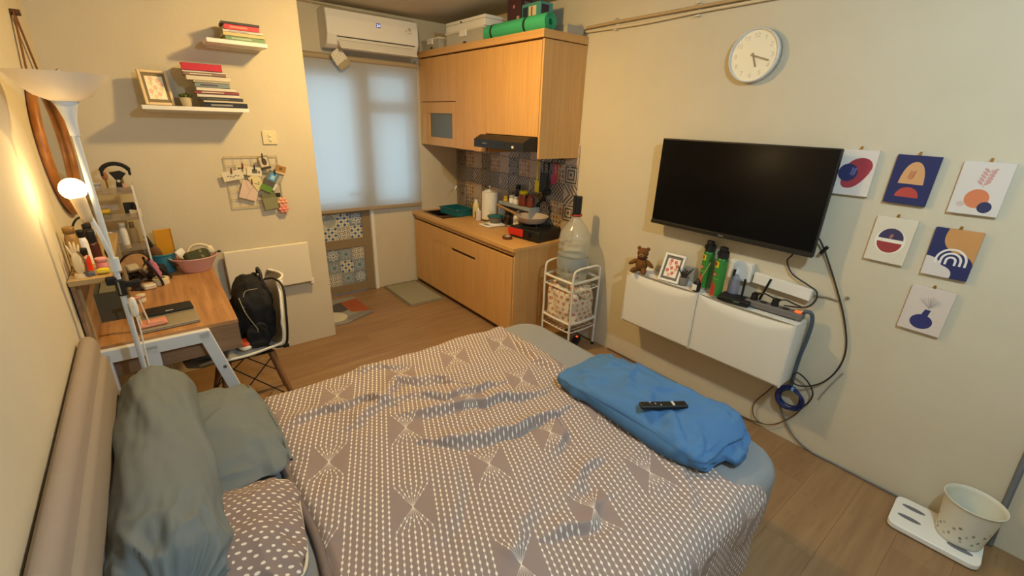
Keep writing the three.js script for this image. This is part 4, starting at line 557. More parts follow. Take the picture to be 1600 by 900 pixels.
{ // cables
  const ck = std('#2b2522', 0.55), cg = std('#8c8375', 0.6), blue = std('#1c2a5e', 0.45);
  const cable = (name, label, pts, r, m, seg = 90) => one(name, label, 'cable', tube(pts, r, seg), m);
  cable('power_cable', 'thin black lead from the television bottom to the power strip', [[2.54, 1.12, -0.82], [2.576, 1.066, -0.835], [2.576, 1.027, -0.851], [2.576, 0.966, -0.811], [2.575, 0.93, -0.728], [2.572, 0.907, -0.68], [2.572, 0.854, -0.675], [2.576, 0.806, -0.717], [2.54, 0.795, -0.8]], 0.004, ck);
  cable('antenna_cable', 'long black cable looping from the television corner down beside the cabinet', [[2.53, 1.2, -0.75], [2.566, 1.172, -0.729], [2.576, 1.099, -0.685], [2.582, 0.953, -0.606], [2.585, 0.805, -0.535], [2.585, 0.663, -0.49], [2.582, 0.552, -0.49], [2.576, 0.458, -0.524], [2.566, 0.399, -0.576], [2.55, 0.378, -0.633], [2.54, 0.40, -0.665], [2.545, 0.45, -0.655], [2.56, 0.418, -0.599], [2.565, 0.359, -0.56], [2.565, 0.293, -0.568], [2.56, 0.247, -0.596]], 0.0042, ck, 160);
  one('cable_ferrite', 'short black connector on the cable at the television corner', 'connector', C(0.009, 0.009, 0.045, 14), M.black, [2.571, 1.125, -0.7], [0.5, 0, 0]);
  cable('grey_cable', 'short grey cable crossing the wall from the trunking end', [[2.58, 0.881, -0.692], [2.588, 0.889, -0.635], [2.59, 0.885, -0.58]], 0.004, cg, 30);
  cable('thin_cable', 'thin brown cord hanging below the cabinet in a loop to the floor', [[2.56, 0.26, -0.585], [2.576, 0.20, -0.605], [2.58, 0.139, -0.64], [2.58, 0.069, -0.694], [2.575, 0.036, -0.76], [2.575, 0.064, -0.814], [2.578, 0.143, -0.825], [2.58, 0.251, -0.775], [2.58, 0.33, -0.74], [2.582, 0.42, -0.72]], 0.0035, std('#5d4a3a', 0.6), 90);
  cable('skirting_cord', 'long grey cord running along the foot of the television wall', [[2.57, 0.26, -0.72], [2.582, 0.15, -0.67], [2.584, 0.06, -0.6], [2.584, 0.012, -0.5], [2.584, 0.008, -0.38], [2.584, 0.007, -0.2], [2.584, 0.007, -0.08]], 0.005, std('#6f7076', 0.6), 90);
  cable('wall_base_cord', 'dark cord lying on the floor at the wall under the white cabinets', [[2.575, 0.036, -0.76], [2.583, 0.012, -0.86], [2.584, 0.008, -1.1], [2.584, 0.008, -1.5], [2.584, 0.008, -1.95]], 0.005, std('#5b4638', 0.6), 60);
  cable('network_cable', 'blue-grey bundle of leads bending down the end of the cabinet', [[2.53, 0.80, -0.70], [2.535, 0.80, -0.665], [2.54, 0.75, -0.652], [2.54, 0.66, -0.652], [2.545, 0.55, -0.662], [2.55, 0.45, -0.665], [2.555, 0.36, -0.665]], 0.010, std('#46525f', 0.5), 60);
  const co = T('cable_coil', 'coil of dark blue cable hanging under the cabinet corner', 'cable coil', [2.555, 0.28, -0.655]);
  for (let i = 0; i < 6; i++) { const pts = []; for (let k = 0; k < 24; k++) { const a = k / 24 * Math.PI * 2; pts.push([(i % 3) * 0.008 - 0.008 + 0.004 * Math.sin(a * 2 + i), (0.058 + 0.004 * (i % 2) + 0.005 * Math.sin(i * 2.1)) * Math.cos(a) + 0.006 * Math.sin(i), (0.06 + 0.006 * Math.cos(i * 1.7)) * Math.sin(a) + 0.008 * Math.cos(i * 2.6)]); } P(co, 'loop', tube(pts, 0.0055, 70, true), blue); }
  P(co, 'tie', B(0.034, 0.02, 0.014, 0.004), std('#7fa4c4', 0.6), [0, 0.062, 0.004]);
  one('wall_nail', 'small dark nail in the wall right of the trunking', 'nail', merge([C(0.009, 0.009, 0.004, 14).rotateZ(Math.PI / 2), mv(C(0.004, 0.004, 0.012, 10).rotateZ(Math.PI / 2), -0.006, 0, 0)]), std('#8a8175', 0.6), [XR - 0.002, 0.91, -0.552]);
  one('wall_hook', 'tiny grey wire end hanging on the wall by the cable coil', 'hook', tube([[2.592, 0.52, -0.47], [2.588, 0.44, -0.5], [2.588, 0.36, -0.525], [2.586, 0.335, -0.53]], 0.004, 20), std('#9d9486', 0.7));
  one('grey_hose', 'grey hose hanging down the wall behind the white waste bin', 'hose', tube([[2.583, 0.005, 0.222], [2.584, 0.2, 0.208], [2.584, 0.45, 0.194], [2.584, 0.9, 0.17], [2.584, 1.4, 0.15]], 0.011, 60), std('#6d727a', 0.6));
}
{ // bathroom scale and bin
  const t = T('bathroom_scale', 'white bathroom scale with grey grip marks on the floor at the wall', 'scale', [2.455, 0, 0.055], 0.04);
  const s = new THREE.Shape(), a = 0.115, b = 0.15, r = 0.035; s.moveTo(-a + r, -b); s.lineTo(a - r, -b); s.quadraticCurveTo(a, -b, a, -b + r); s.lineTo(a, b - r); s.quadraticCurveTo(a, b, a - r, b); s.lineTo(-a + r, b); s.quadraticCurveTo(-a, b, -a, b - r); s.lineTo(-a, -b + r); s.quadraticCurveTo(-a, -b, -a + r, -b);
  P(t, 'platform', new THREE.ExtrudeGeometry(s, { depth: 0.018, bevelEnabled: true, bevelThickness: 0.004, bevelSize: 0.004, bevelSegments: 3 }).rotateX(-Math.PI / 2), M.gloss, [0, 0.01, 0]);
  for (const [x, z] of [[0.055, -0.085], [-0.03, -0.088], [-0.06, 0.085], [0.05, 0.085]]) P(t, 'grip_mark', lathe([[0, 0], [0.013, 0], [0.013, 0.0012], [0, 0.0014]], 28).scale(1, 1, 3.2), std('#6d6f76', 0.7), [x, 0.0322, z], [0, 0, 0]);
  for (const x of [-0.08, 0.08]) for (const z of [-0.11, 0.11]) P(t, 'foot', C(0.014, 0.014, 0.008), M.dark, [x, 0.005, z]);
  const w = T('waste_bin', 'white speckled waste bin standing on the bathroom scale', 'bin', [2.475, 0.0335, 0.125]);
  P(w, 'bin_body', lathe([[0, 0], [0.072, 0], ...[0, 1, 2, 3, 4, 5, 6, 7, 8, 9, 10, 11, 12].map((k) => [0.076 + 0.018 * k / 12, 0.006 + 0.18 * k / 12]), [0.098, 0.198], [0.101, 0.2], [0.1, 0.203], [0.096, 0.203], [0.091, 0.186], [0.073, 0.01], [0, 0.006]], 48), std('#ffffff', 0.5, { side: THREE.DoubleSide, map: tex(paint(512, 256, (g) => { g.fillStyle = '#dcd9cb'; g.fillRect(0, 0, 512, 256); for (let i = 0; i < 46; i++) { g.fillStyle = ['#8f9a86', '#7b827a', '#b4b39a'][i % 3]; g.beginPath(); g.ellipse((i * 97) % 512, 150 + (i * 61) % 66, 6, 5, i, 0, 7); g.fill(); } })) }));
  one('green_scrap', 'crumpled lime green scrap inside the white speckled bin', 'paper', soft(0.03, 0.02, 0.035, 1, 1, (x, y, z) => n3(x * 50, y * 50, z * 50) * 0.008, [40, 28]), std('#8fae3e', 0.8), [2.495, 0.135, 0.15]);
  one('bin_liner', 'crumpled white paper filling the bottom of the speckled bin', 'paper', soft(0.066, 0.04, 0.066, 0.8, 1, (x, y, z) => n3(x * 30, y * 30, z * 30) * 0.01, [48, 32]), std('#cfcabb', 0.9), [2.475, 0.085, 0.125]);
}

// ------------------------------------------------------------------ lamps
RectAreaLightUniformsLib.init();
LAMPS.forEach(({ x, z, color, down, omni, label }, i) => {
  const t = T('ceiling_lamp', label, 'lamp', [x, H, z]);
  P(t, 'ceiling_rose', lathe([[0, 0], [0.075, 0], [0.075, -0.014], [0.06, -0.02], [0, -0.02]], 48), M.white);
  P(t, 'glowing_bulb', lathe([[0.001, -0.02], [0.058, -0.022], [0.062, -0.05], [0.055, -0.082], [0.036, -0.102], [0.001, -0.11]], 40), std('#ffffff', 0.4, { emissive: color, emissiveIntensity: 4 }));
  const p = new THREE.PointLight(color, omni, 0, 2); p.position.set(x, H - 0.065, z); p.castShadow = true; p.shadow.radius = 2.2; p.name = 'dome_light_' + i; scene.add(p);
  const l = new THREE.RectAreaLight(color, down / DISC ** 2, DISC, DISC); l.position.set(x, H - 0.113, z); l.rotation.x = -Math.PI / 2; l.castShadow = true; l.name = 'dome_down_light_' + i; scene.add(l);
});
const LX = -0.178, LZ = -2.17;
{
  const t = T('floor_lamp', 'white uplighter floor lamp with a lit side reading bulb beside the desk', 'floor lamp', [LX, 0, LZ]);
  const wp = std('#c9d0da', 0.45);
  P(t, 'base', lathe([[0, 0], [0.125, 0], [0.128, 0.008], [0.12, 0.018], [0.02, 0.024], [0, 0.024]], 40), wp); P(t, 'pole', C(0.0095, 0.0095, 1.66, 20), wp, [0, 0.85, 0]);
  P(t, 'bowl_holder', lathe([[0.0, 1.58], [0.013, 1.58], [0.016, 1.63], [0.026, 1.67], [0.038, 1.695], [0, 1.695]], 32), wp);
  P(t, 'uplighter_bowl', lathe([[0, 1.692], [0.036, 1.694], [0.07, 1.71], [0.104, 1.738], [0.129, 1.774], [0.1315, 1.774], [0.104, 1.735], [0.072, 1.705], [0.037, 1.689], [0, 1.687]], 56), phys('#efe6d8', 0.55, { transmission: 0.35, thickness: 0, side: THREE.DoubleSide }));
  P(t, 'finial', new THREE.SphereGeometry(0.006, 14, 10), M.steel, [0.0, 1.782, -0.04]);
  const b = [-0.046, 1.405, 0.01], j = [0.002, 1.13, 0.0];
  P(t, 'arm_joint', C(0.017, 0.017, 0.05), wp, [0.002, 1.12, 0.0]);
  const neck = P(t, 'reading_arm', tube([j, [-0.004, 1.19, 0.018], [-0.014, 1.26, 0.016], [-0.024, 1.305, 0.012]], 0.0075, 24), wp);
  const ax = V(b[0] - j[0], b[1] - j[1], b[2] - j[2]).normalize(), q = new THREE.Quaternion().setFromUnitVectors(V(0, 1, 0), V(-0.12, 0.99, 0).normalize());
  const cup = lathe([[0, 0], [0.014, 0], [0.017, 0.02], [0.022, 0.09], [0.0205, 0.09], [0.015, 0.022], [0, 0.012]], 32); cup.applyQuaternion(q);
  P(t, 'bulb_cup', cup, std('#cdb99a', 0.5, { side: THREE.DoubleSide }), [-0.031, 1.29, 0.012]);
  P(t, 'glowing_bulb', new THREE.SphereGeometry(0.037, 32, 24), std('#ffffff', 0.3, { emissive: BULB, emissiveIntensity: 9 }), b);
  const l = new THREE.PointLight(BULB, READING, 0, 2); l.position.set(LX + b[0], b[1], LZ + b[2]); l.castShadow = true; l.shadow.radius = 1.5; l.name = 'reading_light'; scene.add(l);
  const c = T('phone_clamp', 'black phone-holder clamp gripping the floor lamp pole', 'clamp', [LX, 1.03, LZ]);
  P(c, 'clamp_jaw', B(0.03, 0.065, 0.034, 0.006), M.black, [0.002, 0, 0.004]); P(c, 'clamp_arm', B(0.045, 0.024, 0.02, 0.005), M.black, [0.03, 0.008, 0.004]); P(c, 'clamp_screw', C(0.012, 0.012, 0.022, 16).rotateZ(Math.PI / 2), M.black, [0.05, 0.012, 0.004]); P(c, 'steel_pin', B(0.005, 0.05, 0.004, 0.001), M.steel, [-0.002, 0, 0.0222]); P(c, 'lower_jaw', B(0.034, 0.03, 0.03, 0.006), M.matte, [-0.02, 0.028, 0.0]);
  const s = T('lamp_switch', 'white oval foot switch taped to the lamp pole below the clamp', 'switch', [LX + 0.022, 0.945, LZ + 0.014]);
  P(s, 'switch_body', soft(0.013, 0.042, 0.012, 0.8, 0.9, null, [32, 24]), M.white, [0, 0, 0]); P(s, 'switch_slider', B(0.006, 0.012, 0.004, 0.001), M.offwhite, [0, 0.008, 0.012]); P(s, 'flex', tube([[0, -0.04, 0], [0, -0.1, 0.0], [-0.006, -0.25, 0], [-0.006, -0.4, 0]], 0.003, 20), M.white);
}
// ------------------------------------------------------------------ left wall mirror
{
  const t = T('round_mirror', 'round wooden framed mirror hung by a brown strap on the left wall', 'mirror', [XL, 1.50, -2.94]);
  const ry = 0.30, rz = 0.41, pts = (k) => { const o = []; for (let i = 0; i < 72; i++) { const a = i / 72 * Math.PI * 2; o.push([0.018, ry * k * Math.sin(a), rz * k * Math.cos(a)]); } return o; };
  const fr = new THREE.TubeGeometry(new THREE.CatmullRomCurve3(pts(0.94).map((p) => V(...p)), true), 120, 0.024, 14, true); fr.scale(0.7, 1, 1);
  P(t, 'frame', fr, std('#ffffff', 0.42, { map: wood('#8a5220', '#bd7c3c', 24, 140) }), [0.004, 0, 0]);
  P(t, 'mirror_glass', C(1, 1, 0.004, 64).rotateZ(Math.PI / 2).scale(1, ry * 0.93, rz * 0.93), std('#c8cac8', 0.04, { metalness: 1 }), [0.006, 0, 0]);
  for (const s of [-1, 1]) P(t, 'strap', beam([0.012, 0.525, s * 0.008], [0.014, 0.25, s * 0.2], 0.005, 0.026), std('#7a4a26', 0.7)); P(t, 'hanging_peg', C(0.012, 0.012, 0.03, 16).rotateZ(Math.PI / 2), std('#5b3820', 0.5), [0.016, 0.527, 0]);
}
// ------------------------------------------------------------------ partition wall shelves
const SD = 0.2;
function shelf(label, x0, x1, y) { const t = T('wall_shelf', label, 'shelf', [(x0 + x1) / 2, y, ZP + SD / 2]); P(t, 'shelf_board', B(x1 - x0, 0.022, SD, 0.003), M.white, [0, -0.011, 0]); P(t, 'wall_rail', B(x1 - x0 - 0.03, 0.016, 0.01, 0.002), M.offwhite, [0, -0.028, -SD / 2 + 0.006]); return t; }
shelf('lower long white floating shelf holding a picture, a plant and a stack of books', 0.028, 0.53, 1.69);
shelf('upper short white floating shelf holding five stacked books', 0.378, 0.68, 2.048);
shelf('highest white floating shelf just above the picture edge', -0.2, 0.36, 2.285);
function book(label, group, x, y, z, w, h, d, cover, yaw, label2) {
  const t = T('book', label, 'book', [x, y, z], yaw, group), c = std(cover, 0.5);
  P(t, 'cover', merge([mv(B(w, 0.0022, d, 0.0006), 0, 0.0011, 0), mv(B(w, 0.0022, d, 0.0006), 0, h - 0.0011, 0), mv(B(w, h, 0.0022, 0.0006), 0, h / 2, d / 2 - 0.0011)]), c);
  P(t, 'pages', B(w - 0.006, h - 0.0044, d - 0.007, 0), std('#cdbf9c', 0.9), [0, h / 2, -0.001]);
  if (label2) P(t, 'spine_title', B(w * 0.5, h * 0.34, 0.0008, 0), std(label2, 0.5), [w * -0.1, h / 2, d / 2 + 0.0004]);
  return t;
}
{
  const L = [ // bottom to top, lower shelf
    ['black book with a pale spine title at the bottom of the taller stack', 0.215, 0.026, '#1f1e22', '#8d8a84'], ['thin cream book second from the bottom of the taller stack', 0.205, 0.010, '#c9c0a8'], ['dark grey book lying third from the bottom of the taller stack', 0.21, 0.016, '#3a3634', '#5c5852'], ['white book just above the dark grey one', 0.208, 0.017, '#d9d2c2'], ['thin maroon book with a red corner in mid stack', 0.215, 0.014, '#8e3a34', '#d9cdb8'], ['white paperback above the thin maroon book', 0.19, 0.017, '#d8d0c0'], ['blue-grey book in the middle of the taller stack', 0.165, 0.024, '#7d8b8e', '#5a4a4e'], ['thin pale book lying on the blue-grey one', 0.17, 0.010, '#b9ac92'], ['thick cream book in the upper part of the taller stack', 0.21, 0.024, '#d5c9b0'], ['thin brown and white book under the red ones', 0.2, 0.014, '#8a6a58', '#d9cfbc'], ['white magazine right beneath the red book', 0.205, 0.009, '#dcd3c4'], ['bright red thick book on top of the taller stack', 0.19, 0.036, '#c2242c']];
  let y = 1.6905; L.forEach(([lab, w, h, c, c2], i) => { book(lab, 'books stacked on the lower shelf', 0.425 - 0.0085 * i + rr(-0.006, 0.006) + (i > 4 && i < 8 ? 0.0 : 0), y, ZP + 0.108 + rr(-0.006, 0.004), w, h, 0.145, c, rr(-0.05, 0.05), c2); y += h + 0.0006; });
  y = 2.0485; [['green book at the bottom of the shorter stack', 0.2, 0.022, '#6d8a62', '#a9b89a'], ['cream yellow book second in the shorter stack', 0.205, 0.018, '#cdb87c'], ['white book in the middle of the shorter stack', 0.2, 0.012, '#d6d0c6', '#a394a8'], ['coral red book in the shorter stack', 0.175, 0.026, '#c8343a', '#e08a70'], ['thin black book on top of the shorter stack', 0.19, 0.012, '#3a342c']].forEach(([lab, w, h, c, c2], i) => { book(lab, 'books stacked on the upper shelf', 0.575 - i * 0.004 + rr(-0.004, 0.004), y, ZP + 0.112, w, h, 0.15, c, rr(-0.06, 0.06), c2); y += h + 0.0006; });
}
photoFrame('framed_print', 'wood-edged photo frame with a pale floral print on the lower wall shelf', [0.115, 1.691, ZP + 0.105], 0.25, 0.135, 0.18, std('#d8bf94', 0.5), std('#7d6c50', 0.7), floral('#eadfc4', '#e0b09c', '#d7caa2'), 0.2);
{
  const t = T('succulent_pot', 'tiny green succulent in a cream pot on the lower wall shelf', 'plant', [0.235, 1.691, ZP + 0.12]);
  P(t, 'pot', lathe([[0, 0], [0.022, 0], [0.031, 0.046], [0.028, 0.046], [0.024, 0.036], [0, 0.036]], 28), std('#c6b899', 0.7));
  for (let i = 0; i < 22; i++) { const a = i * 2.4, r = 0.004 + 0.022 * Math.sqrt(i / 22), tilt = r * 30; P(t, 'leaf', soft(0.006, 0.013, 0.006, 1, 1, null, [10, 8]), std(['#55602a', '#6a7233', '#4a5526'][i % 3], 0.7), [r * Math.cos(a), 0.05 + (0.026 - r) * 0.5, r * Math.sin(a)], [tilt * Math.sin(a), 0, -tilt * Math.cos(a)]); }
  const s = T('light_switch', 'square cream double light switch on the partition wall', 'switch', [0.655, 1.519, ZP]);
  P(s, 'plate', B(0.085, 0.085, 0.01, 0.004), std('#ded0a6', 0.4), [0, 0, 0.005]); for (const y of [-0.013, 0.013]) P(s, 'rocker', B(0.018, 0.018, 0.008, 0.004), std('#e6dab4', 0.35), [0.002, y, 0.012]);
}
{ // wire grid with clipped papers
  const t = T('wire_grid', 'cream wire photo grid hung on the partition wall', 'wire grid', [0.527, 1.245, ZP]);
  const gm = std('#c9b48c', 0.5), w = 0.152, h = 0.16, gs = []; for (let i = 0; i <= 6; i++) { gs.push(bar([-w + i * w / 3, -h, 0.012], [-w + i * w / 3, h, 0.012], i % 6 ? 0.0014 : 0.0026, 6)); gs.push(bar([-w, -h + i * h / 3, 0.014], [w, -h + i * h / 3, 0.014], i % 6 ? 0.0014 : 0.0026, 6)); }
  P(t, 'grid_wires', merge(gs), gm);
  const card = (label, x, y, rz, w, h, draw, clip, dz = 0) => {
    const c = T('photo_card', label, 'card', [0.52 + x, 1.245 + y, ZP + 0.021 + dz]); c.rotation.z = rz;
    P(c, 'paper', (() => { const g = faceUV(w, h, 0.0012, 0); return g; })(), std('#ffffff', 0.7, { map: paint(96, 96, draw) }));
    if (clip) P(c, 'clip', B(0.008, 0.034, 0.008, 0.002), std(clip, 0.6), [0, h / 2, 0.004], [0, 0, -rz]);
  };
  const bg = (g, c) => { g.fillStyle = c; g.fillRect(0, 0, 96, 96); };
  const marks = (g, c, n) => { g.fillStyle = c; for (let i = 0; i < n; i++) g.fillRect(20 + i * 12, 44 + (i * 7) % 16, 9, 8); };
  card('white ticket with dark marks clipped at the far left of the wire grid', -0.115, 0.045, 0.16, 0.115, 0.06, (g) => { bg(g, '#d8cfb8'); marks(g, '#4a443c', 5); }, '#7a2a24', 0.012);
  card('cream card with a dark photo clipped in the upper middle of the grid', -0.055, 0.075, -0.12, 0.07, 0.055, (g) => { bg(g, '#d4c8a4'); g.fillStyle = '#5a5646'; g.fillRect(10, 20, 40, 50); marks(g, '#4c463c', 3); }, '#7a2a24', 0.004);
  card('white postcard with a small dark picture beside the cream card', 0.01, 0.065, -0.1, 0.085, 0.055, (g) => { bg(g, '#ddd4ba'); g.fillStyle = '#5d5a4c'; g.fillRect(32, 24, 34, 44); g.fillStyle = '#8a6a5a'; g.fillRect(70, 40, 14, 26); }, '#2c2724', 0.01);
  card('framed dark portrait photo clipped at the top of the wire grid', 0.075, 0.12, 0.18, 0.06, 0.085, (g) => { bg(g, '#8f8672'); g.fillStyle = '#cfc4aa'; g.fillRect(10, 10, 76, 66); g.fillStyle = '#4a3a30'; g.beginPath(); g.ellipse(48, 42, 24, 26, 0, 0, 7); g.fill(); g.fillStyle = '#3a342e'; g.fillRect(0, 80, 96, 16); }, '#3a3430', 0.016);
  card('pink envelope folded at the lower left of the wire grid', -0.035, -0.055, -0.35, 0.1, 0.12, (g) => { bg(g, '#d8bfae'); g.strokeStyle = '#b89a88'; g.lineWidth = 3; g.beginPath(); g.moveTo(10, 0); g.lineTo(50, 50); g.lineTo(86, 0); g.moveTo(50, 50); g.lineTo(40, 96); g.stroke(); }, '#8a3028', 0.004);
  card('yellow paper with small dark motifs in the centre of the grid', 0.015, -0.005, 0.5, 0.06, 0.1, (g) => { bg(g, '#dccf9c'); marks(g, '#4c5a38', 4); }, null, 0.008);
  card('bright landscape photo with blue sky hanging in front of the grid', 0.09, 0.0, -0.55, 0.07, 0.14, (g) => { bg(g, '#6d7068'); g.fillStyle = '#4f9ad8'; g.fillRect(26, 8, 54, 34); g.fillStyle = '#a9d4ee'; g.fillRect(40, 18, 30, 18); g.fillStyle = '#57534e'; g.fillRect(0, 44, 96, 26); g.fillStyle = '#5f8a34'; g.fillRect(0, 70, 96, 26); }, '#2a2622', 0.022);
  card('tall grey-white flyer behind the landscape photo', 0.125, 0.015, -0.62, 0.07, 0.15, (g) => { bg(g, '#a8a89c'); g.fillStyle = '#c9a9a2'; g.fillRect(12, 40, 60, 22); g.fillStyle = '#dcdad0'; g.fillRect(0, 66, 96, 30); }, null, 0.012);
  card('grey-green leaflet at the bottom of the wire grid', 0.075, -0.13, 0.12, 0.085, 0.11, (g) => { bg(g, '#85845f'); g.fillStyle = '#6f7050'; g.fillRect(0, 0, 96, 30); }, null, 0.014);
  card('kraft brown tag at the upper right of the wire grid', 0.165, 0.07, -0.35, 0.06, 0.055, (g) => { bg(g, '#a4793f'); g.fillStyle = '#d9c9a0'; g.fillRect(0, 74, 96, 14); g.fillStyle = '#6b4a26'; g.fillRect(30, 20, 30, 30); }, null, 0.02);
  card('small black card clipped at the lower right of the wire grid', 0.125, -0.095, 0.05, 0.036, 0.03, (g) => bg(g, '#1a1612'), null, 0.012);
  const f = T('flower_clip', 'pink fabric flower charm hanging at the lower right of the wire grid', 'flower', [0.672, 1.075, ZP + 0.03]);
  const pk = std('#e7a98c', 0.8), pk2 = std('#e89482', 0.8);
  for (const [cy, m, R] of [[0.025, pk, 0.022], [-0.022, pk2, 0.02]]) { for (let i = 0; i < 6; i++) P(f, 'petal', soft(0.013, 0.011, 0.009, 1, 1, null, [16, 12]), m, [R * Math.cos(i * 1.047), cy + R * Math.sin(i * 1.047), 0]); P(f, 'centre', soft(0.012, 0.012, 0.011, 1, 1, null, [16, 12]), m, [0, cy, 0.004]); }
}
{ // folded white wall table
  const t = T('folding_wall_table', 'white drop-leaf table board folded flat against the partition wall', 'table', [0.53, 0.655, ZP]);
  P(t, 'leaf', B(0.525, 0.3, 0.022, 0.006), std('#e6dcc6', 0.45), [0, 0, 0.042]); P(t, 'wall_rail', B(0.48, 0.06, 0.03, 0.003), M.white, [0, 0.09, 0.015]);
  for (const s of [-1, 1]) P(t, 'bracket', B(0.02, 0.2, 0.026, 0.003), M.white, [s * 0.18, -0.02, 0.014]); P(t, 'corner_latch', B(0.022, 0.04, 0.05, 0.004), M.white, [0.262, -0.15, 0.022]);
}

// ------------------------------------------------------------------ desk and what stands on it
const DT = 0.745, DX = [-0.318, 0.19], DZ = [-3.375, -2.315];
{
  const t = T('desk', 'wood-topped desk on white steel trestle legs against the left wall', 'desk', [(DX[0] + DX[1]) / 2, 0, (DZ[0] + DZ[1]) / 2]);
  const w = DX[1] - DX[0], d = DZ[1] - DZ[0];
  P(t, 'desk_top', B(w, 0.022, d, 0.003, 'z'), M.desk, [0, DT - 0.011, 0]);
  P(t, 'end_panel', B(w - 0.004, 0.13, 0.018, 0.002, 'x'), M.deskSide, [0, DT - 0.088, d / 2 - 0.011]); P(t, 'end_panel', B(w - 0.004, 0.13, 0.018, 0.002, 'x'), M.deskSide, [0, DT - 0.088, -d / 2 + 0.011]);
  P(t, 'drawer_bottom', B(w - 0.01, 0.012, d - 0.04, 0.001), M.deskSide, [0, DT - 0.15, 0]); P(t, 'back_panel', B(0.016, 0.13, d - 0.04, 0.001, 'z'), M.deskSide, [-w / 2 + 0.01, DT - 0.088, 0]);
  for (const z of [-0.25, 0.25]) { const f = P(t, 'drawer_front', B(0.018, 0.125, d / 2 - 0.03, 0.002, 'z'), M.deskSide, [w / 2 - 0.01, DT - 0.087, z]); P(f, 'drawer_pull', B(0.012, 0.012, 0.09, 0.003), M.metalWhite, [0.012, 0.02, 0]); }
  for (const s of [1, -1]) {
    const z = s * (d / 2 + 0.016), x = (a) => a - t.position.x, k = new THREE.Group(); k.name = 'trestle'; t.add(k);
    P(k, 'top_bar', B(0.385, 0.058, 0.03, 0.003), M.metalWhite, [x(-0.125), DT - 0.042, z]);
    P(k, 'leg', beam([x(0.045), DT - 0.02, z], [x(0.215), 0.0, z + s * 0.0], 0.05, 0.03), M.metalWhite); P(k, 'leg', beam([x(-0.148), DT - 0.03, z], [x(-0.165), 0.0, z], 0.052, 0.03), M.metalWhite); P(k, 'leg', beam([x(-0.296), DT - 0.03, z], [x(-0.302), 0.0, z], 0.03, 0.03), M.metalWhite);
    P(k, 'bolt', C(0.008, 0.008, 0.005, 14).rotateX(Math.PI / 2), M.steel, [x(0.098), 0.53, z + s * 0.0165]);
  }
  const h = T('wall_riser_shelf', 'narrow pale wood shelf along the left wall above the desk', 'shelf', [-0.262, 1.052, -2.63]);
  const rw = std('#ffffff', 0.5, { map: wood('#a38558', '#c2a678', 40, 160) });
  P(h, 'shelf_board', B(0.125, 0.022, 0.82, 0.003, 'z'), rw, [0, 0.0, 0]); P(h, 'rear_board', B(0.012, 0.295, 0.8, 0.002, 'z'), M.deskSide, [-0.055, -0.158, 0]); P(h, 'end_support', B(0.11, 0.295, 0.016, 0.002), rw, [0, -0.158, -0.4]); P(h, 'end_support', B(0.02, 0.295, 0.016, 0.002), rw, [-0.05, -0.158, 0.35]);
  const gb = T('storage_basket', 'dark grey fabric box tucked beneath the wall shelf on the desk', 'box', [-0.262, DT, -2.75]);
  P(gb, 'box_body', merge([mv(B(0.1, 0.14, 0.004, 0), 0, 0.07, 0.15), mv(B(0.1, 0.14, 0.004, 0), 0, 0.07, -0.15), mv(B(0.004, 0.14, 0.3, 0), 0.05, 0.07, 0), mv(B(0.004, 0.14, 0.3, 0), -0.05, 0.07, 0), mv(B(0.1, 0.004, 0.3, 0), 0, 0.002, 0)]), std('#55503e', 0.9)); P(gb, 'papers', B(0.09, 0.1, 0.28, 0.004), std('#8a836c', 0.9), [0, 0.055, 0]);
}
const BY = 1.0635;    // top of the riser shelf
const bottle = (name, label, x, y, z, r, h, m, capM, capH = 0.03, capR = 0.6, cat = 'bottle') => { const t = T(name, label, cat, [x, y, z]); P(t, 'bottle_body', lathe([[0, 0], [r * 0.94, 0], [r, h * 0.04], [r, h * 0.82], [r * 0.75, h * 0.95], [r * 0.5, h]], 24), m); P(t, 'cap', lathe([[0, h + capH], [r * capR * 0.95, h + capH], [r * capR, h + capH * 0.85], [r * capR, h - 0.003], [0, h - 0.003]], 20), capM); return t; };
bottle('lotion_tube', 'tall brown lotion bottle nearest the camera on the wall shelf', -0.293, BY, -2.36, 0.021, 0.155, std('#9a7a4a', 0.45), std('#8c6c40', 0.45), 0.02, 0.85);
{
  const t = T('ring_stand', 'cream hand-shaped ring stand with a hanging chain on the wall shelf', 'ring stand', [-0.285, BY, -2.27]);
  P(t, 'palm', soft(0.016, 0.045, 0.011, 0.9, 0.9, null, [28, 20]), std('#d8c49c', 0.5), [0, 0.05, 0]); P(t, 'base', C(0.02, 0.024, 0.012), std('#d8c49c', 0.5), [0, 0.006, 0]);
  [[-0.012, 0.1, 0.2], [-0.004, 0.112, 0.06], [0.004, 0.11, -0.06], [0.011, 0.1, -0.2]].forEach(([x, y, r]) => P(t, 'finger', soft(0.0042, 0.026, 0.0042, 1, 1, null, [14, 12]), std('#d8c49c', 0.5), [x, y, 0], [0, 0, r])); P(t, 'thumb', soft(0.0046, 0.022, 0.0046, 1, 1, null, [14, 12]), std('#d8c49c', 0.5), [0.019, 0.062, 0.003], [0, 0, -0.6]);
  P(t, 'chain', tube([[0.01, 0.1, 0.006], [0.022, 0.06, 0.014], [0.018, 0.01, 0.018], [0.03, -0.002, 0.02]], 0.003, 24), std('#6b5846', 0.5, { metalness: 0.5 }));
}
bottle('orange_bottle', 'bright orange bottle with a black cap on the wall shelf', -0.268, BY, -2.315, 0.0165, 0.075, std('#e2380f', 0.4), M.black, 0.022, 0.9);
bottle('white_label_bottle', 'small white bottle standing behind the bright orange bottle', -0.272, BY, -2.43, 0.016, 0.12, M.white, M.black, 0.026, 0.8);
bottle('brown_serum_bottle', 'dark brown bottle with a tall black cap behind the orange bottle', -0.25, BY, -2.48, 0.021, 0.085, std('#4a1f12', 0.25), M.black, 0.05, 0.8);
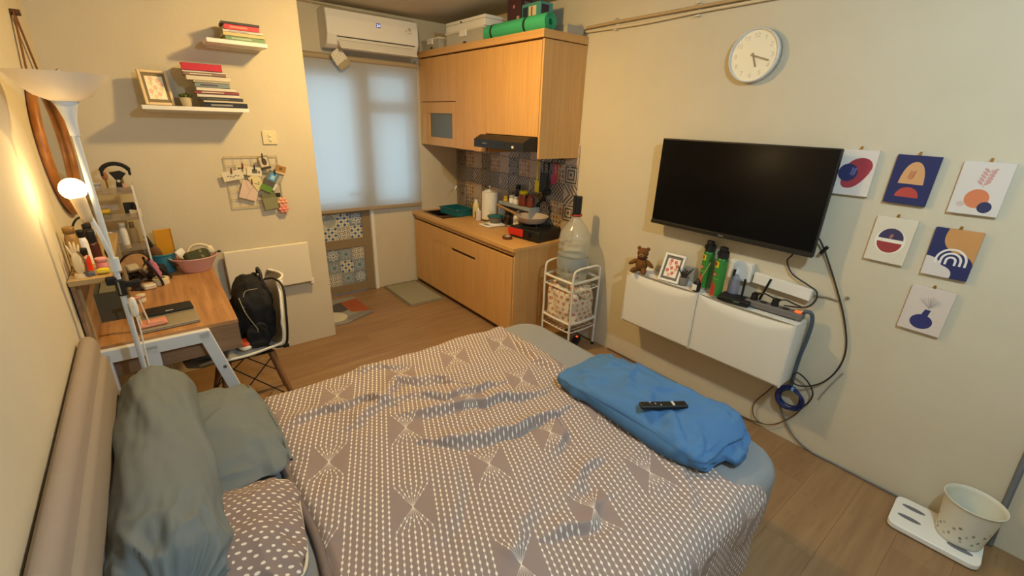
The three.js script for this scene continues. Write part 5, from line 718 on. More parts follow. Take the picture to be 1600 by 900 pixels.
bottle('perfume_bottle', 'brown glass bottle farther along the wall shelf', -0.262, BY, -2.58, 0.022, 0.1, std('#5a3020', 0.25), M.black, 0.04, 0.7);
bottle('pink_jar', 'pink cream jar with a salmon lid at the shelf edge', -0.228, BY, -2.36, 0.019, 0.028, std('#d98a86', 0.4), std('#e2a098', 0.4), 0.014, 1.02, 'jar');
{
  const y = T('makeup_sponge', 'yellow makeup sponge on the wall shelf near the lamp pole', 'sponge', [-0.222, BY, -2.27]); P(y, 'sponge_body', soft(0.02, 0.011, 0.014, 0.7, 0.8, null, [28, 20]), std('#d8d022', 0.8), [0, 0.011, 0]); P(y, 'pale_side', B(0.03, 0.006, 0.004, 0.001), std('#e9e29a', 0.8), [0, 0.01, 0.0125]);
  const p = T('grey_pouch', 'small blue-grey pouch lying beside the yellow sponge', 'pouch', [-0.262, BY, -2.262]); P(p, 'pouch_body', soft(0.017, 0.009, 0.013, 0.7, 0.7, (a, b, c) => n3(a * 80, b * 80, c * 80) * 0.002, [28, 20]), std('#5d6068', 0.8), [0, 0.009, 0]); P(p, 'zip', B(0.026, 0.002, 0.002, 0.0005), M.black, [0, 0.0165, 0.004]);
  const h = T('headband', 'thin black headband leaning against the dark bottles on the shelf', 'headband', [-0.262, BY, -2.53]); const pts = []; for (let i = 0; i <= 20; i++) { const a = Math.PI * (0.05 + 0.9 * i / 20); pts.push([0.045 * Math.cos(a), 0.09 + 0.09 * Math.sin(a), 0]); } P(h, 'band', tube([[0.045, 0.02, 0], ...pts, [-0.045, 0.02, 0]], 0.004, 50), M.black); for (const s of [-1, 1]) P(h, 'pad', soft(0.009, 0.021, 0.016, 0.9, 0.9, null, [20, 14]), M.black, [s * 0.045, 0.021, 0]);
}
{ // tiered organiser at the far end of the desk
  const x = -0.195, z = -3.24, t = T('makeup_organizer', 'clear three-tier makeup organiser at the far end of the desk', 'organiser', [x, DT, z]);
  const ac = M.acrylic, w = 0.2, d = 0.2;
  for (const [y, n] of [[0.012, 0], [0.19, 1], [0.36, 2], [0.5, 3]]) { P(t, 'tray', merge([mv(B(w, 0.005, d, 0.001), 0, y, 0), mv(B(w, 0.035, 0.004, 0.001), 0, y + 0.017, d / 2), mv(B(0.004, 0.035, d, 0.001), -w / 2, y + 0.017, 0), mv(B(0.004, 0.035, d, 0.001), w / 2, y + 0.017, 0)]), ac); }
  P(t, 'side_wall', B(0.004, 0.5, d, 0.001), ac, [-w / 2, 0.25, 0]); P(t, 'side_wall', B(0.004, 0.5, d, 0.001), ac, [w / 2, 0.25, 0]);
  for (const s of [-1, 1]) P(t, 'post', B(0.01, 0.54, 0.01, 0.002), std('#d8d6d2', 0.4), [s * w / 2, 0.27, d / 2]);
  const y3 = DT + 0.505, y2 = DT + 0.365, y1 = DT + 0.195, y0 = DT + 0.017;
  const put = (name, label, cat, geo, m, p, r) => one(name, label, cat, geo, m, p, r);
  { const k = T('hairband', 'black padded hairband arched over the top tray of the organiser', 'hairband', [x + 0.045, y3 + 0.085, z]), pts = []; for (let i = 0; i <= 16; i++) { const a = Math.PI * (0.12 + 0.76 * i / 16); pts.push([0.062 * Math.cos(a), 0.055 * Math.sin(a), 0]); } P(k, 'band', tube(pts, 0.0105, 40), M.matte); P(k, 'end_tab', B(0.012, 0.03, 0.014, 0.003), M.matte, [0.057, 0.008, 0]); P(k, 'end_tab', B(0.012, 0.03, 0.014, 0.003), M.matte, [-0.057, 0.008, 0]); }
  { const k = T('claw_clip', 'black hair claw clip standing in the top tray', 'hair clip', [x + 0.05, y3, z + 0.03]); k.scale.setScalar(1.3); P(k, 'clip_wing', ext([[-0.022, 0.075], [-0.006, 0.045], [-0.014, 0.0], [0.006, 0], [0.004, 0.045], [0.026, 0.07], [0.01, 0.08]], 0.012, 0.002), M.matte, [0, 0, 0]); P(k, 'clip_spring', C(0.006, 0.006, 0.02, 12).rotateX(Math.PI / 2), M.steel, [0, 0.042, 0.006]); }
  { const k = T('powder_brush', 'dark-handled makeup brush leaning out of the top tray', 'brush', [x - 0.06, y3, z + 0.07]); k.rotation.z = 0.78; P(k, 'handle', C(0.0045, 0.0035, 0.13, 12), std('#3a2416', 0.5), [0, 0.12, 0]); P(k, 'ferrule', C(0.006, 0.005, 0.025, 12), M.brass, [0, 0.048, 0]); P(k, 'bristles', soft(0.011, 0.022, 0.011, 1, 1, null, [18, 14]), std('#c79a86', 0.95), [0, 0.022, 0]); }
  { const k = T('blush_brush', 'rose-tipped brush standing upright in the top tray', 'brush', [x - 0.005, y3, z - 0.02]); P(k, 'handle', C(0.005, 0.004, 0.06, 12), M.brass, [0, 0.03, 0]); P(k, 'bristles', soft(0.014, 0.022, 0.014, 1, 1, null, [18, 14]), std('#a06a4c', 0.95), [0, 0.075, 0]); }
  { const k = T('compact_case', 'round rose-gold compact lying at the front of the top tray', 'compact', [x + 0.075, y3, z + 0.06]); P(k, 'case', lathe([[0, 0], [0.027, 0], [0.029, 0.004], [0.029, 0.012], [0.027, 0.016], [0, 0.016]], 28), std('#a5794c', 0.35, { metalness: 0.5 })); P(k, 'rim', lathe([[0.029, 0.007], [0.0298, 0.0075], [0.0298, 0.0085], [0.029, 0.009]], 28), M.brass); }
  bottle('nail_polish', 'tiny gold-capped bottle in the top tray of the organiser', x + 0.06, y3, z - 0.05, 0.012, 0.03, std('#c28f82', 0.3), M.brass, 0.035, 0.6);
  bottle('cream_jar', 'pale jar lying in the top tray behind the dark brush', x - 0.05, y3, z - 0.03, 0.02, 0.028, std('#d6c8b8', 0.4), M.offwhite, 0.014, 1.0, 'jar');
  bottle('yellow_jar', 'squat jar with a yellow lid on the second tray of the organiser', x - 0.045, y2, z + 0.05, 0.03, 0.03, std('#3d4a3a', 0.35), std('#d8b43a', 0.4), 0.02, 0.95, 'jar');
  { const k = T('boxed_compact', 'open black and cream compact box on the second tray', 'compact', [x + 0.075, y2, z + 0.05]); P(k, 'black_back', B(0.05, 0.075, 0.012, 0.003), M.black, [-0.01, 0.04, -0.016]); P(k, 'cream_base', B(0.05, 0.04, 0.03, 0.004), std('#dcd0b4', 0.5), [0.01, 0.021, 0.006]); P(k, 'black_cap', C(0.012, 0.014, 0.03, 18), M.black, [0.012, 0.055, 0.006]); }
  bottle('white_tube', 'tall white tube standing on the lower tray of the organiser', x + 0.012, y1, z + 0.06, 0.017, 0.125, std('#e1dcd4', 0.4), M.offwhite, 0.02, 0.9, 'tube');
  bottle('toner_bottle', 'pale yellow bottle on the lower tray left of the white tube', x - 0.045, y1, z + 0.06, 0.02, 0.08, std('#c9bf86', 0.35), M.white, 0.02, 0.6);
  bottle('clear_toner_bottle', 'clear toner bottle at the back of the lower tray', x + 0.05, y1, z - 0.02, 0.02, 0.1, M.acrylic, M.steel, 0.03, 0.6);
  bottle('black_pump_bottle', 'dark bottle with a silver pump at the right of the lower tray', x + 0.078, y0, z + 0.06, 0.024, 0.11, std('#20242a', 0.3), M.steel, 0.06, 0.42);
  bottle('grey_bottle', 'blue-grey bottle at the bottom of the organiser', x + 0.03, y0, z + 0.03, 0.026, 0.1, std('#5a6066', 0.35), M.black, 0.02, 0.7);
  bottle('tan_bottle', 'tan bottle at the bottom left of the organiser', x - 0.05, y0, z + 0.05, 0.026, 0.09, std('#a5764f', 0.4), M.offwhite, 0.02, 0.7);
  const m = T('vanity_mirror', 'tilted table mirror with a thin dark rim standing on the desk', 'mirror', [-0.168, DT, -3.045], 0.35);
  const rim = new THREE.TorusGeometry(0.088, 0.005, 12, 60); P(m, 'rim', rim.scale(0.82, 1.08, 1), std('#2c1a16', 0.4), [0, 0.12, 0], [0.4, 0, 0]); P(m, 'mirror_glass', C(0.086, 0.086, 0.004, 48).rotateX(Math.PI / 2).scale(0.82, 1.08, 1), std('#d0cfca', 0.05, { metalness: 1 }), [0, 0.12, 0], [0.4, 0, 0]); P(m, 'foot', lathe([[0, 0], [0.05, 0], [0.05, 0.006], [0.008, 0.012], [0.006, 0.04], [0, 0.04]], 32), std('#2c1a16', 0.4));
  const c = T('pink_charm', 'pink and black strap charm hanging beside the table mirror', 'charm', [-0.085, DT, -3.05]); P(c, 'pink_tassel', soft(0.016, 0.06, 0.014, 1, 1, (a, b, d) => n3(a * 90, b * 30, d * 90) * 0.004, [30, 24]), std('#b8728c', 0.85), [0, 0.09, 0], [0, 0, 0.2]); P(c, 'black_strap', tube([[-0.03, 0.15, 0.02], [-0.005, 0.09, 0.03], [0.014, 0.03, 0.035], [0.016, 0.005, 0.04]], 0.006, 24), M.black);
}
{ // far row on the desk
  const b = T('blue_basket', 'blue plastic basket of brushes by the partition wall', 'basket', [-0.045, DT, -3.3]);
  P(b, 'basket_body', lathe([[0, 0], [0.05, 0], [0.053, 0.005], [0.068, 0.11], [0.071, 0.118], [0.068, 0.12], [0.065, 0.11], [0.05, 0.008], [0, 0.006]], 40), std('#3a8296', 0.5, { side: THREE.DoubleSide })); P(b, 'rim_band', lathe([[0.069, 0.112], [0.0735, 0.114], [0.0735, 0.121], [0.069, 0.121]], 40), std('#357d8c', 0.5));
  const f = T('yellow_folder', 'amber yellow plastic folder standing in the blue basket', 'folder', [-0.02, DT + 0.02, -3.32], 0.2); P(f, 'folder_sheet', B(0.085, 0.235, 0.006, 0.002), std('#c98e16', 0.4), [0, 0.118, 0]); P(f, 'folder_fold', B(0.006, 0.235, 0.012, 0.003), std('#b67f12', 0.4), [0.042, 0.118, 0]);
  const h = T('hair_brush', 'brown hair brush with a black handle sticking out of the blue basket', 'brush', [-0.052, DT + 0.075, -3.255]); h.rotation.z = 0.28; P(h, 'brush_head', soft(0.026, 0.05, 0.014, 0.9, 0.9, null, [28, 20]), std('#6b4520', 0.6), [0.0, 0.06, 0]); P(h, 'handle', C(0.009, 0.011, 0.07, 14), M.black, [0, 0.135, 0]);
  const k = T('black_bag', 'small black cloth bag slumped in front of the blue basket', 'bag', [-0.09, DT, -3.17], 0.3); P(k, 'bag_body', soft(0.055, 0.042, 0.04, 0.8, 0.7, (x, y, z) => n3(x * 30, y * 30, z * 30) * 0.008, [48, 32]), M.matte, [0, 0.042, 0]); P(k, 'bag_strap', tube([[-0.03, 0.07, 0.02], [0, 0.085, 0.045], [0.04, 0.03, 0.055], [0.05, 0.006, 0.06]], 0.005, 24), M.black);
  const w = T('pink_bowl', 'wide pale pink plastic bowl full of small things at the desk corner', 'bowl', [0.105, DT, -3.235]);
  P(w, 'bowl_body', lathe([[0, 0], [0.07, 0], [0.075, 0.004], [0.112, 0.075], [0.124, 0.09], [0.121, 0.093], [0.108, 0.078], [0.072, 0.008], [0, 0.006]], 48).scale(1, 1, 0.82), std('#cf9f98', 0.5, { side: THREE.DoubleSide })); P(w, 'rim_lip', new THREE.TorusGeometry(0.122, 0.003, 8, 60).rotateX(Math.PI / 2).scale(1, 1, 0.82), std('#ddb3a8', 0.5), [0, 0.0925, 0]);
  const g = T('green_patterned_pouch', 'dark green patterned pouch lying in the pink bowl', 'pouch', [0.12, DT + 0.1, -3.2], 0.25); P(g, 'pouch_body', soft(0.068, 0.034, 0.022, 0.5, 0.5, (x, y, z) => n3(x * 30, y * 30, z * 30) * 0.003, [48, 32]), std('#ffffff', 0.85, { map: tex(paint(64, 64, (c) => { c.fillStyle = '#3c4028'; c.fillRect(0, 0, 64, 64); for (let i = 0; i < 14; i++) { c.fillStyle = ['#7a7848', '#24281a', '#c9b896'][i % 3]; c.fillRect((i * 23) % 64, (i * 17) % 64, 10, 3); } }), [0.09, 0.06]) }), [0, 0, 0], [-0.5, 0, 0.12]); P(g, 'zip', B(0.11, 0.003, 0.004, 0.001), M.brass, [0, 0.03, -0.014], [0, 0, 0.12]);
  const p = T('white_tissue_pack', 'white tissue pack poking up from the pink bowl', 'tissues', [0.05, DT + 0.105, -3.25], 0.4); P(p, 'pack', B(0.05, 0.07, 0.02, 0.006), M.white, [0, 0, 0], [-0.3, 0, 0.4]); P(p, 'pack_seal', B(0.03, 0.02, 0.002, 0.0005), M.offwhite, [0, 0, 0.0115], [-0.3, 0, 0.4]);
  const r = T('brown_purse', 'little red-brown purse at the left of the pink bowl', 'purse', [0.025, DT + 0.075, -3.2]); P(r, 'purse_body', soft(0.026, 0.022, 0.02, 0.7, 0.7, null, [28, 20]), std('#5e2c1a', 0.6)); P(r, 'clasp', new THREE.SphereGeometry(0.004, 12, 8), M.brass, [0, 0.022, 0.006]);
  const c = T('cream_headband', 'cream fabric headband looped up out of the pink bowl', 'headband', [0.14, DT + 0.1, -3.235], 0.15); const pts = []; for (let i = 0; i <= 18; i++) { const a = Math.PI * (i / 18); pts.push([0.062 * Math.cos(a), 0.06 * Math.sin(a), 0.01 * Math.sin(a * 2)]); } P(c, 'band', tube(pts, 0.008, 40), std('#e0d2b0', 0.85)); P(c, 'bow', soft(0.018, 0.026, 0.012, 0.8, 0.8, null, [24, 18]), std('#e6dabc', 0.85), [0.056, 0.02, 0.008], [0, 0, 0.3]);
  const s = T('scissors', 'small dark scissors resting on the right rim of the pink bowl', 'scissors', [0.225, DT + 0.1, -3.24]); P(s, 'blade', B(0.05, 0.003, 0.008, 0.001), M.steel, [-0.02, 0, 0]); for (const z of [-0.009, 0.009]) P(s, 'finger_ring', new THREE.TorusGeometry(0.009, 0.0025, 8, 24).rotateX(Math.PI / 2), M.black, [0.014, 0, z]);
  const t = T('masking_tape', 'white roll of tape with a loose end beside the black bag', 'tape', [-0.075, DT, -3.06]); P(t, 'tape_band', lathe([[0.022, 0], [0.037, 0], [0.038, 0.003], [0.038, 0.035], [0.036, 0.038], [0.022, 0.038]], 36), std('#d9c8a6', 0.7)); P(t, 'core', lathe([[0.019, 0], [0.0222, 0], [0.0222, 0.038], [0.019, 0.038], [0.019, 0]], 30), std('#b59a6c', 0.8));
  const tt = T('white_case', 'low white earphone case by the roll of tape', 'case', [-0.13, DT, -3.0], 0.3); P(tt, 'case_body', B(0.06, 0.03, 0.05, 0.012), std('#dcd0b8', 0.4), [0, 0.016, 0]); P(tt, 'case_seam', B(0.0605, 0.0015, 0.0505, 0.0006), M.grey, [0, 0.02, 0]);
  const q = T('small_cream_jar', 'little cream jar nearer the pink stand on the desk', 'jar', [-0.165, DT, -2.8]); P(q, 'jar_body', lathe([[0, 0], [0.018, 0], [0.02, 0.003], [0.02, 0.028], [0, 0.028]], 24), std('#d8c39c', 0.4)); P(q, 'lid', lathe([[0, 0.042], [0.019, 0.042], [0.021, 0.04], [0.021, 0.026], [0, 0.026]], 24), std('#e4d5b4', 0.4));
  const lap = T('laptop', 'closed silver laptop near the front of the desk', 'laptop', [-0.07, DT, -2.485], 0.06);
  P(lap, 'base', B(0.22, 0.008, 0.25, 0.003), std('#a9a08a', 0.4, { metalness: 0.6 }), [0, 0.006, 0]); P(lap, 'lid', B(0.22, 0.006, 0.25, 0.003), std('#b5ab92', 0.38, { metalness: 0.6 }), [0, 0.0135, 0]);
  const tab = T('tablet_keyboard', 'slim black folded tablet keyboard lying on the silver laptop', 'keyboard', [-0.062, DT + 0.017, -2.56], 0.08);
  P(tab, 'keyboard_body', B(0.19, 0.012, 0.09, 0.004), M.black, [0, 0.006, 0]); P(tab, 'status_mark', B(0.03, 0.001, 0.005, 0.0003), M.white, [0, 0.0124, 0.036]); P(tab, 'hinge', C(0.005, 0.005, 0.17, 12).rotateZ(Math.PI / 2), M.matte, [0, 0.008, -0.043]);
  const ps = T('phone_stand', 'pink phone stand with two pale posts on the silver laptop', 'phone stand', [-0.127, DT + 0.017, -2.415], 0.1);
  P(ps, 'stand_base', B(0.105, 0.014, 0.075, 0.007), std('#d88f78', 0.5), [0, 0.007, 0]); for (const x of [-0.038, -0.012]) P(ps, 'stand_post', bar([x, 0.012, 0.01], [x - 0.012, 0.125, -0.02], 0.004), std('#d9c2ae', 0.45)); P(ps, 'stand_hinge', C(0.007, 0.007, 0.045, 14).rotateZ(Math.PI / 2), std('#d88f78', 0.5), [-0.037, 0.127, -0.021]); P(ps, 'phone_ledge', B(0.06, 0.008, 0.02, 0.003), std('#dc9a84', 0.5), [0.01, 0.016, 0.024]);
}
// ------------------------------------------------------------------ chair with backpack
{
  const t = T('shell_chair', 'white moulded shell chair on wooden legs pulled up to the desk', 'chair', [0.225, 0, -2.655]);
  const shellM = std('#e3ddd0', 0.4, { side: THREE.DoubleSide });
  // seat-back shell: u across (z), v from seat front (-x) to back top (+x, up)
  const nu = 36, nv = 48, g = new THREE.PlaneGeometry(1, 1, nu, nv), p = g.attributes.position;
  for (let i = 0; i < p.count; i++) {
    const u = p.getX(i) * 2, v = p.getY(i) + 0.5; let x, y;
    if (v < 0.48) { const s = v / 0.48; x = -0.215 + 0.33 * s; y = 0.455 - 0.018 * Math.sin(s * Math.PI) - 0.02 * sm(0.14, 0, s); }
    else { const s = (v - 0.48) / 0.52, a = Math.min(1, s / 0.32); x = 0.115 + 0.075 * Math.sin(a * Math.PI / 2) + 0.05 * s; y = 0.455 + 0.075 * (1 - Math.cos(a * Math.PI / 2)) + 0.345 * Math.max(0, s - 0.16); }
    const wid = 0.225 * (1 - 0.12 * sm(0.1, 0, v) - 0.24 * sm(0.72, 1, v)) , rn = Math.sqrt(Math.max(0, 1 - Math.pow(Math.max(0, (v - 0.86) / 0.14), 2.4))) * 0.35 + 0.65;
    const up = 0.05 * u * u * (v < 0.48 ? 1 : 1 - sm(0.5, 0.75, v)), fwd = -0.045 * u * u * sm(0.45, 0.7, v);
    p.setXYZ(i, x + fwd, y + up, u * wid * (v > 0.86 ? rn : 1));
  }
  g.computeVertexNormals();
  const n = g.attributes.normal, back = g.clone(), bp = back.attributes.position; for (let i = 0; i < bp.count; i++) bp.setXYZ(i, bp.getX(i) - n.getX(i) * 0.006, bp.getY(i) - n.getY(i) * 0.006, bp.getZ(i) - n.getZ(i) * 0.006);
  back.computeVertexNormals();
  const edge = []; const at = (i, j) => { const k = j * (nu + 1) + i; return [p.getX(k) - n.getX(k) * 0.003, p.getY(k) - n.getY(k) * 0.003, p.getZ(k) - n.getZ(k) * 0.003]; };
  for (let i = 0; i <= nu; i += 3) edge.push(at(i, 0)); for (let j = 3; j < nv; j += 3) edge.push(at(nu, j)); for (let i = nu; i >= 0; i -= 3) edge.push(at(i, nv)); for (let j = nv - 3; j > 0; j -= 3) edge.push(at(0, j));
  P(t, 'shell', merge([g, back]), shellM); P(t, 'shell_edge', tube(edge, 0.0075, 160, true), std('#e9e4d8', 0.4));
  const wd = std('#ffffff', 0.55, { map: wood('#7a5232', '#a5784c', 30, 180) });
  const feet = [[-0.2, 0.2], [-0.2, -0.2], [0.2, 0.2], [0.2, -0.2]], top = [[-0.1, 0.12], [-0.1, -0.12], [0.11, 0.12], [0.11, -0.12]];
  feet.forEach(([x, z], i) => { const a = V(top[i][0], 0.425, top[i][1]), b = V(x, 0, z), d = a.clone().sub(b), L = d.length(), c = C(0.018, 0.012, L, 16); c.applyQuaternion(new THREE.Quaternion().setFromUnitVectors(V(0, 1, 0), d.normalize())); P(t, 'leg', c, wd, [(a.x + b.x) / 2, (a.y + b.y) / 2, (a.z + b.z) / 2]); });
  const at2 = (i, h) => [feet[i][0] + (top[i][0] - feet[i][0]) * h / 0.425, h, feet[i][1] + (top[i][1] - feet[i][1]) * h / 0.425];
  for (const [a, b] of [[0, 1], [1, 3], [3, 2], [2, 0]]) { P(t, 'cross_wire', bar(at2(a, 0.4), at2(b, 0.13), 0.0035, 8), M.black); P(t, 'cross_wire', bar(at2(b, 0.4), at2(a, 0.13), 0.0035, 8), M.black); }
  P(t, 'base_plate', B(0.24, 0.01, 0.26, 0.003), M.black, [0.0, 0.425, 0]);
  const c = T('seat_cushion', 'grey seat cushion lying on the white shell chair', 'cushion', [0.13, 0.438, -2.66]); P(c, 'cushion_pad', soft(0.19, 0.028, 0.19, 0.6, 0.4, (x, y, z) => n3(x * 14, y * 14, z * 14) * 0.006, [64, 36]), std('#9a968e', 0.95), [0, 0.028, 0]); P(c, 'cushion_trim', new THREE.TorusGeometry(0.186, 0.004, 8, 64).rotateX(Math.PI / 2), std('#7d7a74', 0.95), [0, 0.026, 0]);
  const o = T('orange_ball', 'small orange and white toy on the chair beside the backpack', 'toy', [0.215, 0.492, -2.50]); P(o, 'toy_body', soft(0.036, 0.03, 0.036, 1, 1, null, [32, 24]), std('#d8501a', 0.6), [0, 0.03, 0]); P(o, 'white_half', soft(0.034, 0.02, 0.037, 1, 1, null, [32, 24]), M.white, [0, 0.018, 0.004]);
  const cl = T('folded_cloth', 'grey-blue cloth heaped on the chair seat under the desk edge', 'cloth', [0.06, 0.492, -2.56], 0.3); P(cl, 'cloth_heap', soft(0.09, 0.03, 0.07, 0.7, 0.7, (x, y, z) => ridged(x * 14, y * 14, z * 14) * 0.01, [64, 40]), std('#6d7076', 0.95), [0, 0.025, 0]); P(cl, 'cloth_fold', soft(0.05, 0.014, 0.05, 0.7, 0.7, (x, y, z) => ridged(x * 20, y * 20, z * 20) * 0.006, [40, 24]), std('#8a8c90', 0.95), [0.02, 0.052, 0.01]);
  const bk = T('backpack', 'black backpack sitting on the white shell chair', 'backpack', [0.292, 0.47, -2.655], 0); bk.scale.set(1.05, 1.0, 1.15);
  const cv = std('#0d0d0f', 0.85, { bumpMap: weave, bumpScale: 0.0008 }), wr = (x, y, z) => n3(x * 12, y * 12, z * 12) * 0.01 + ridged(x * 22, y * 16, z * 22) * 0.003;
  P(bk, 'main_body', soft(0.085, 0.185, 0.145, 0.55, 0.55, (x, y, z, a, b, d) => { const w = wr(x, y, z), k = 1 - 0.28 * sm(0.05, 0.19, y); return [(x + a * w) * k + 0.11 * (y + 0.18) * 0.38, y + b * w, (z + d * w) * k]; }, [90, 60]), cv, [0, 0.185, 0]);
  P(bk, 'front_pocket', soft(0.05, 0.105, 0.115, 0.55, 0.55, wr, [60, 40]), cv, [-0.085, 0.12, 0]);
  P(bk, 'side_pocket', soft(0.05, 0.07, 0.02, 0.6, 0.6, wr, [40, 28]), cv, [-0.01, 0.09, 0.14]);
  P(bk, 'grab_handle', tube([[0.062, 0.365, 0.045], [0.062, 0.395, 0.03], [0.062, 0.4, 0], [0.062, 0.395, -0.03], [0.062, 0.365, -0.045]], 0.008, 30), M.black);
  P(bk, 'zip', tube([[-0.045, 0.25, 0.128], [-0.03, 0.32, 0.1], [0.03, 0.33, 0.1]], 0.003, 30), std('#8d836a', 0.4, { metalness: 0.5 })); P(bk, 'zip', tube([[-0.06, 0.3, 0.11], [-0.045, 0.22, 0.143], [-0.01, 0.13, 0.155]], 0.0028, 30), std('#9a917c', 0.4, { metalness: 0.5 })); P(bk, 'zip_pull', B(0.006, 0.022, 0.003, 0.001), M.steel, [-0.01, 0.12, 0.158]);
  P(bk, 'shoulder_strap', tube([[0.07, 0.365, 0.07], [0.11, 0.37, 0.1], [0.135, 0.33, 0.15], [0.125, 0.2, 0.182], [0.115, 0.08, 0.186], [0.1, 0.02, 0.186], [0.06, 0.01, 0.178], [0.02, 0.02, 0.15]], 0.006, 80), M.black); P(bk, 'strap_buckle', B(0.03, 0.02, 0.012, 0.003), M.black, [0.1, 0.012, 0.186]); P(bk, 'white_tag', B(0.002, 0.016, 0.026, 0.001), M.white, [-0.136, 0.1, 0.045]);
}

// ------------------------------------------------------------------ bed
const BX = [-0.25, 1.775], BZ = [-1.985, -0.385], MT = 0.48;
{
  const t = T('bed', 'wide bed with a taupe padded headboard and a grey fitted sheet', 'bed', [(BX[0] + BX[1]) / 2, 0, (BZ[0] + BZ[1]) / 2]);
  const cx = t.position.x, cz = t.position.z, len = BZ[1] - BZ[0];
  Q(t, 'bed_base', B(BX[1] - BX[0] - 0.1, 0.17, len - 0.08, 0.02), M.taupe, [cx - 0.03, 0.13, cz]);
  for (const x of [-1, 1]) for (const z of [-1, 1]) P(t, 'leg', C(0.025, 0.02, 0.05), M.black, [x * 0.85, 0.025, z * 0.7]);
  const mg = (() => {   // rounded in plan and along its edges
    const b = 0.065, hx = (BX[1] - BX[0]) / 2 - b, hz = len / 2 - b, r = 0.1, sh = new THREE.Shape(); sh.moveTo(-hx, -hz); sh.lineTo(hx - r, -hz); sh.absarc(hx - r, -hz + r, r, -Math.PI / 2, 0); sh.lineTo(hx, hz - r); sh.absarc(hx - r, hz - r, r, 0, Math.PI / 2); sh.lineTo(-hx, hz); sh.closePath();
    const g = new THREE.ExtrudeGeometry(sh, { depth: 0.28 - 2 * b, bevelEnabled: true, bevelThickness: b, bevelSize: b, bevelSegments: 8, curveSegments: 14 }).rotateX(-Math.PI / 2).translate(0, -(0.28 - 2 * b) / 2, 0);
    return metric(toCreasedNormals(g, 0.6));
  })();
  Q(t, 'fitted_sheet', mg, M.sheet, [cx, MT - 0.14, cz]);
  // headboard: two padded rolls along z in front of a board
  const sw = (prof, z0, z1) => { const g = toCreasedNormals(ext(prof, z1 - z0 - 0.016, 0.008), 0.7); return g.translate(0, 0, z0 + 0.008); };
  const hb = Q(t, 'headboard', sw([[-0.316, 0.02], [-0.282, 0.02], ...[0, 1, 2, 3, 4, 5, 6, 7, 8].map((i) => [-0.298 + 0.0175 * Math.cos(i * Math.PI / 8), 0.872 + 0.026 * Math.sin(i * Math.PI / 8)])], -2.045, -0.2), M.taupe);
  P(hb, 'front_padding', sw([[-0.284, 0.2], [-0.268, 0.2], ...[0, 1, 2, 3, 4, 5, 6, 7, 8].map((i) => [-0.274 + 0.010 * Math.cos(i * Math.PI / 8), 0.80 + 0.022 * Math.sin(i * Math.PI / 8)])], -2.03, -0.22), std('#978a7d', 0.9, { bumpMap: weave, bumpScale: 0.0005 }));
  P(hb, 'rear_lining', B(0.003, 0.84, 1.8, 0.001), std('#4c4136', 0.9), [-0.3235, 0.44, -1.12]);
}
// patterned cloth: strings of beads that pinch together at the nodes of a slanted lattice
const A1 = [0.305, 0], A2 = [0.1525, 0.37], CW = 0.305, CH = 0.74;      // metres; texture u along x, v along -z
const beads = (scale, base, bead) => paint(640, 1552, (g, W, Hh) => {
  g.fillStyle = base; g.fillRect(0, 0, W, Hh);
  const k = W / CW, L = Math.hypot(...A2), e = [A2[0] / L, A2[1] / L], nrm = [e[1], -e[0]], rowGap = A1[0] * nrm[0] + A1[1] * nrm[1], shiftT = A1[0] * e[0], N = 15, ds = rowGap / N, R = 0.074, Tt = 0.088, nb = 19, dt = L / nb;
  g.strokeStyle = bead; g.fillStyle = bead;
  for (let col = -3; col <= 5; col++) for (let m = 0; m < N; m++) {
    const s0 = (m - 7) * ds, o = [col * A1[0], col * A1[1]];
    // other lattice columns seen from this string: nodes at offset s and t
    const at = (tt) => { let s = s0, f = 1; const tn_ = tt - Math.round(tt / L) * L; if (Math.abs(s0) < R && Math.abs(tn_) < Tt) { f = Math.abs(tn_) / Tt; s = s0 * f; } return [o[0] + e[0] * tt + nrm[0] * s, o[1] + e[1] * tt + nrm[1] * s, f]; };
    g.lineWidth = 0.0014 * k; g.globalAlpha = 0.8; g.beginPath();
    for (let i = -30; i <= 560; i++) { const [x, y] = at(i * dt / 5); i === -30 ? g.moveTo(x * k, Hh - y * k) : g.lineTo(x * k, Hh - y * k); } g.stroke(); g.globalAlpha = 1;
    for (let i = -4; i <= 108; i++) { const tt = (i + (m % 2) * 0.5) * dt, [x, y, f] = at(tt); if (f < 0.45) continue; const r = 0.0043 * k * scale * (f < 1 ? 0.8 : 1); g.beginPath(); g.ellipse(x * k, Hh - y * k, r * 0.8, r * 1.35, Math.atan2(e[0], e[1]), 0, 7); g.fill(); }
  }
});
const beadTex = tex(beads(1, '#94827e', '#eee7da'), [CW, CH]);
const spreadM = std('#ffffff', 0.88, { map: beadTex, bumpMap: weave, bumpScale: 0.0004, side: THREE.DoubleSide });
const pillowM = std('#ffffff', 0.88, { map: tex(paint(512, 512, (g) => { g.fillStyle = '#8b7975'; g.fillRect(0, 0, 512, 512); g.fillStyle = '#e9e0d0'; for (let j = 0; j < 16; j++) for (let i = 0; i < 12; i++) { g.beginPath(); g.ellipse(i * 42.67 + (j % 2) * 21 + 8 * hash(i, j, 3), j * 32 + 12 * hash(i, j, 4), 7 + 5 * hash(i, j, 5), 6, 0.3 * (hash(i, j, 6) - 0.5), 0, 7); g.fill(); } }), [0.3, 0.3]) });
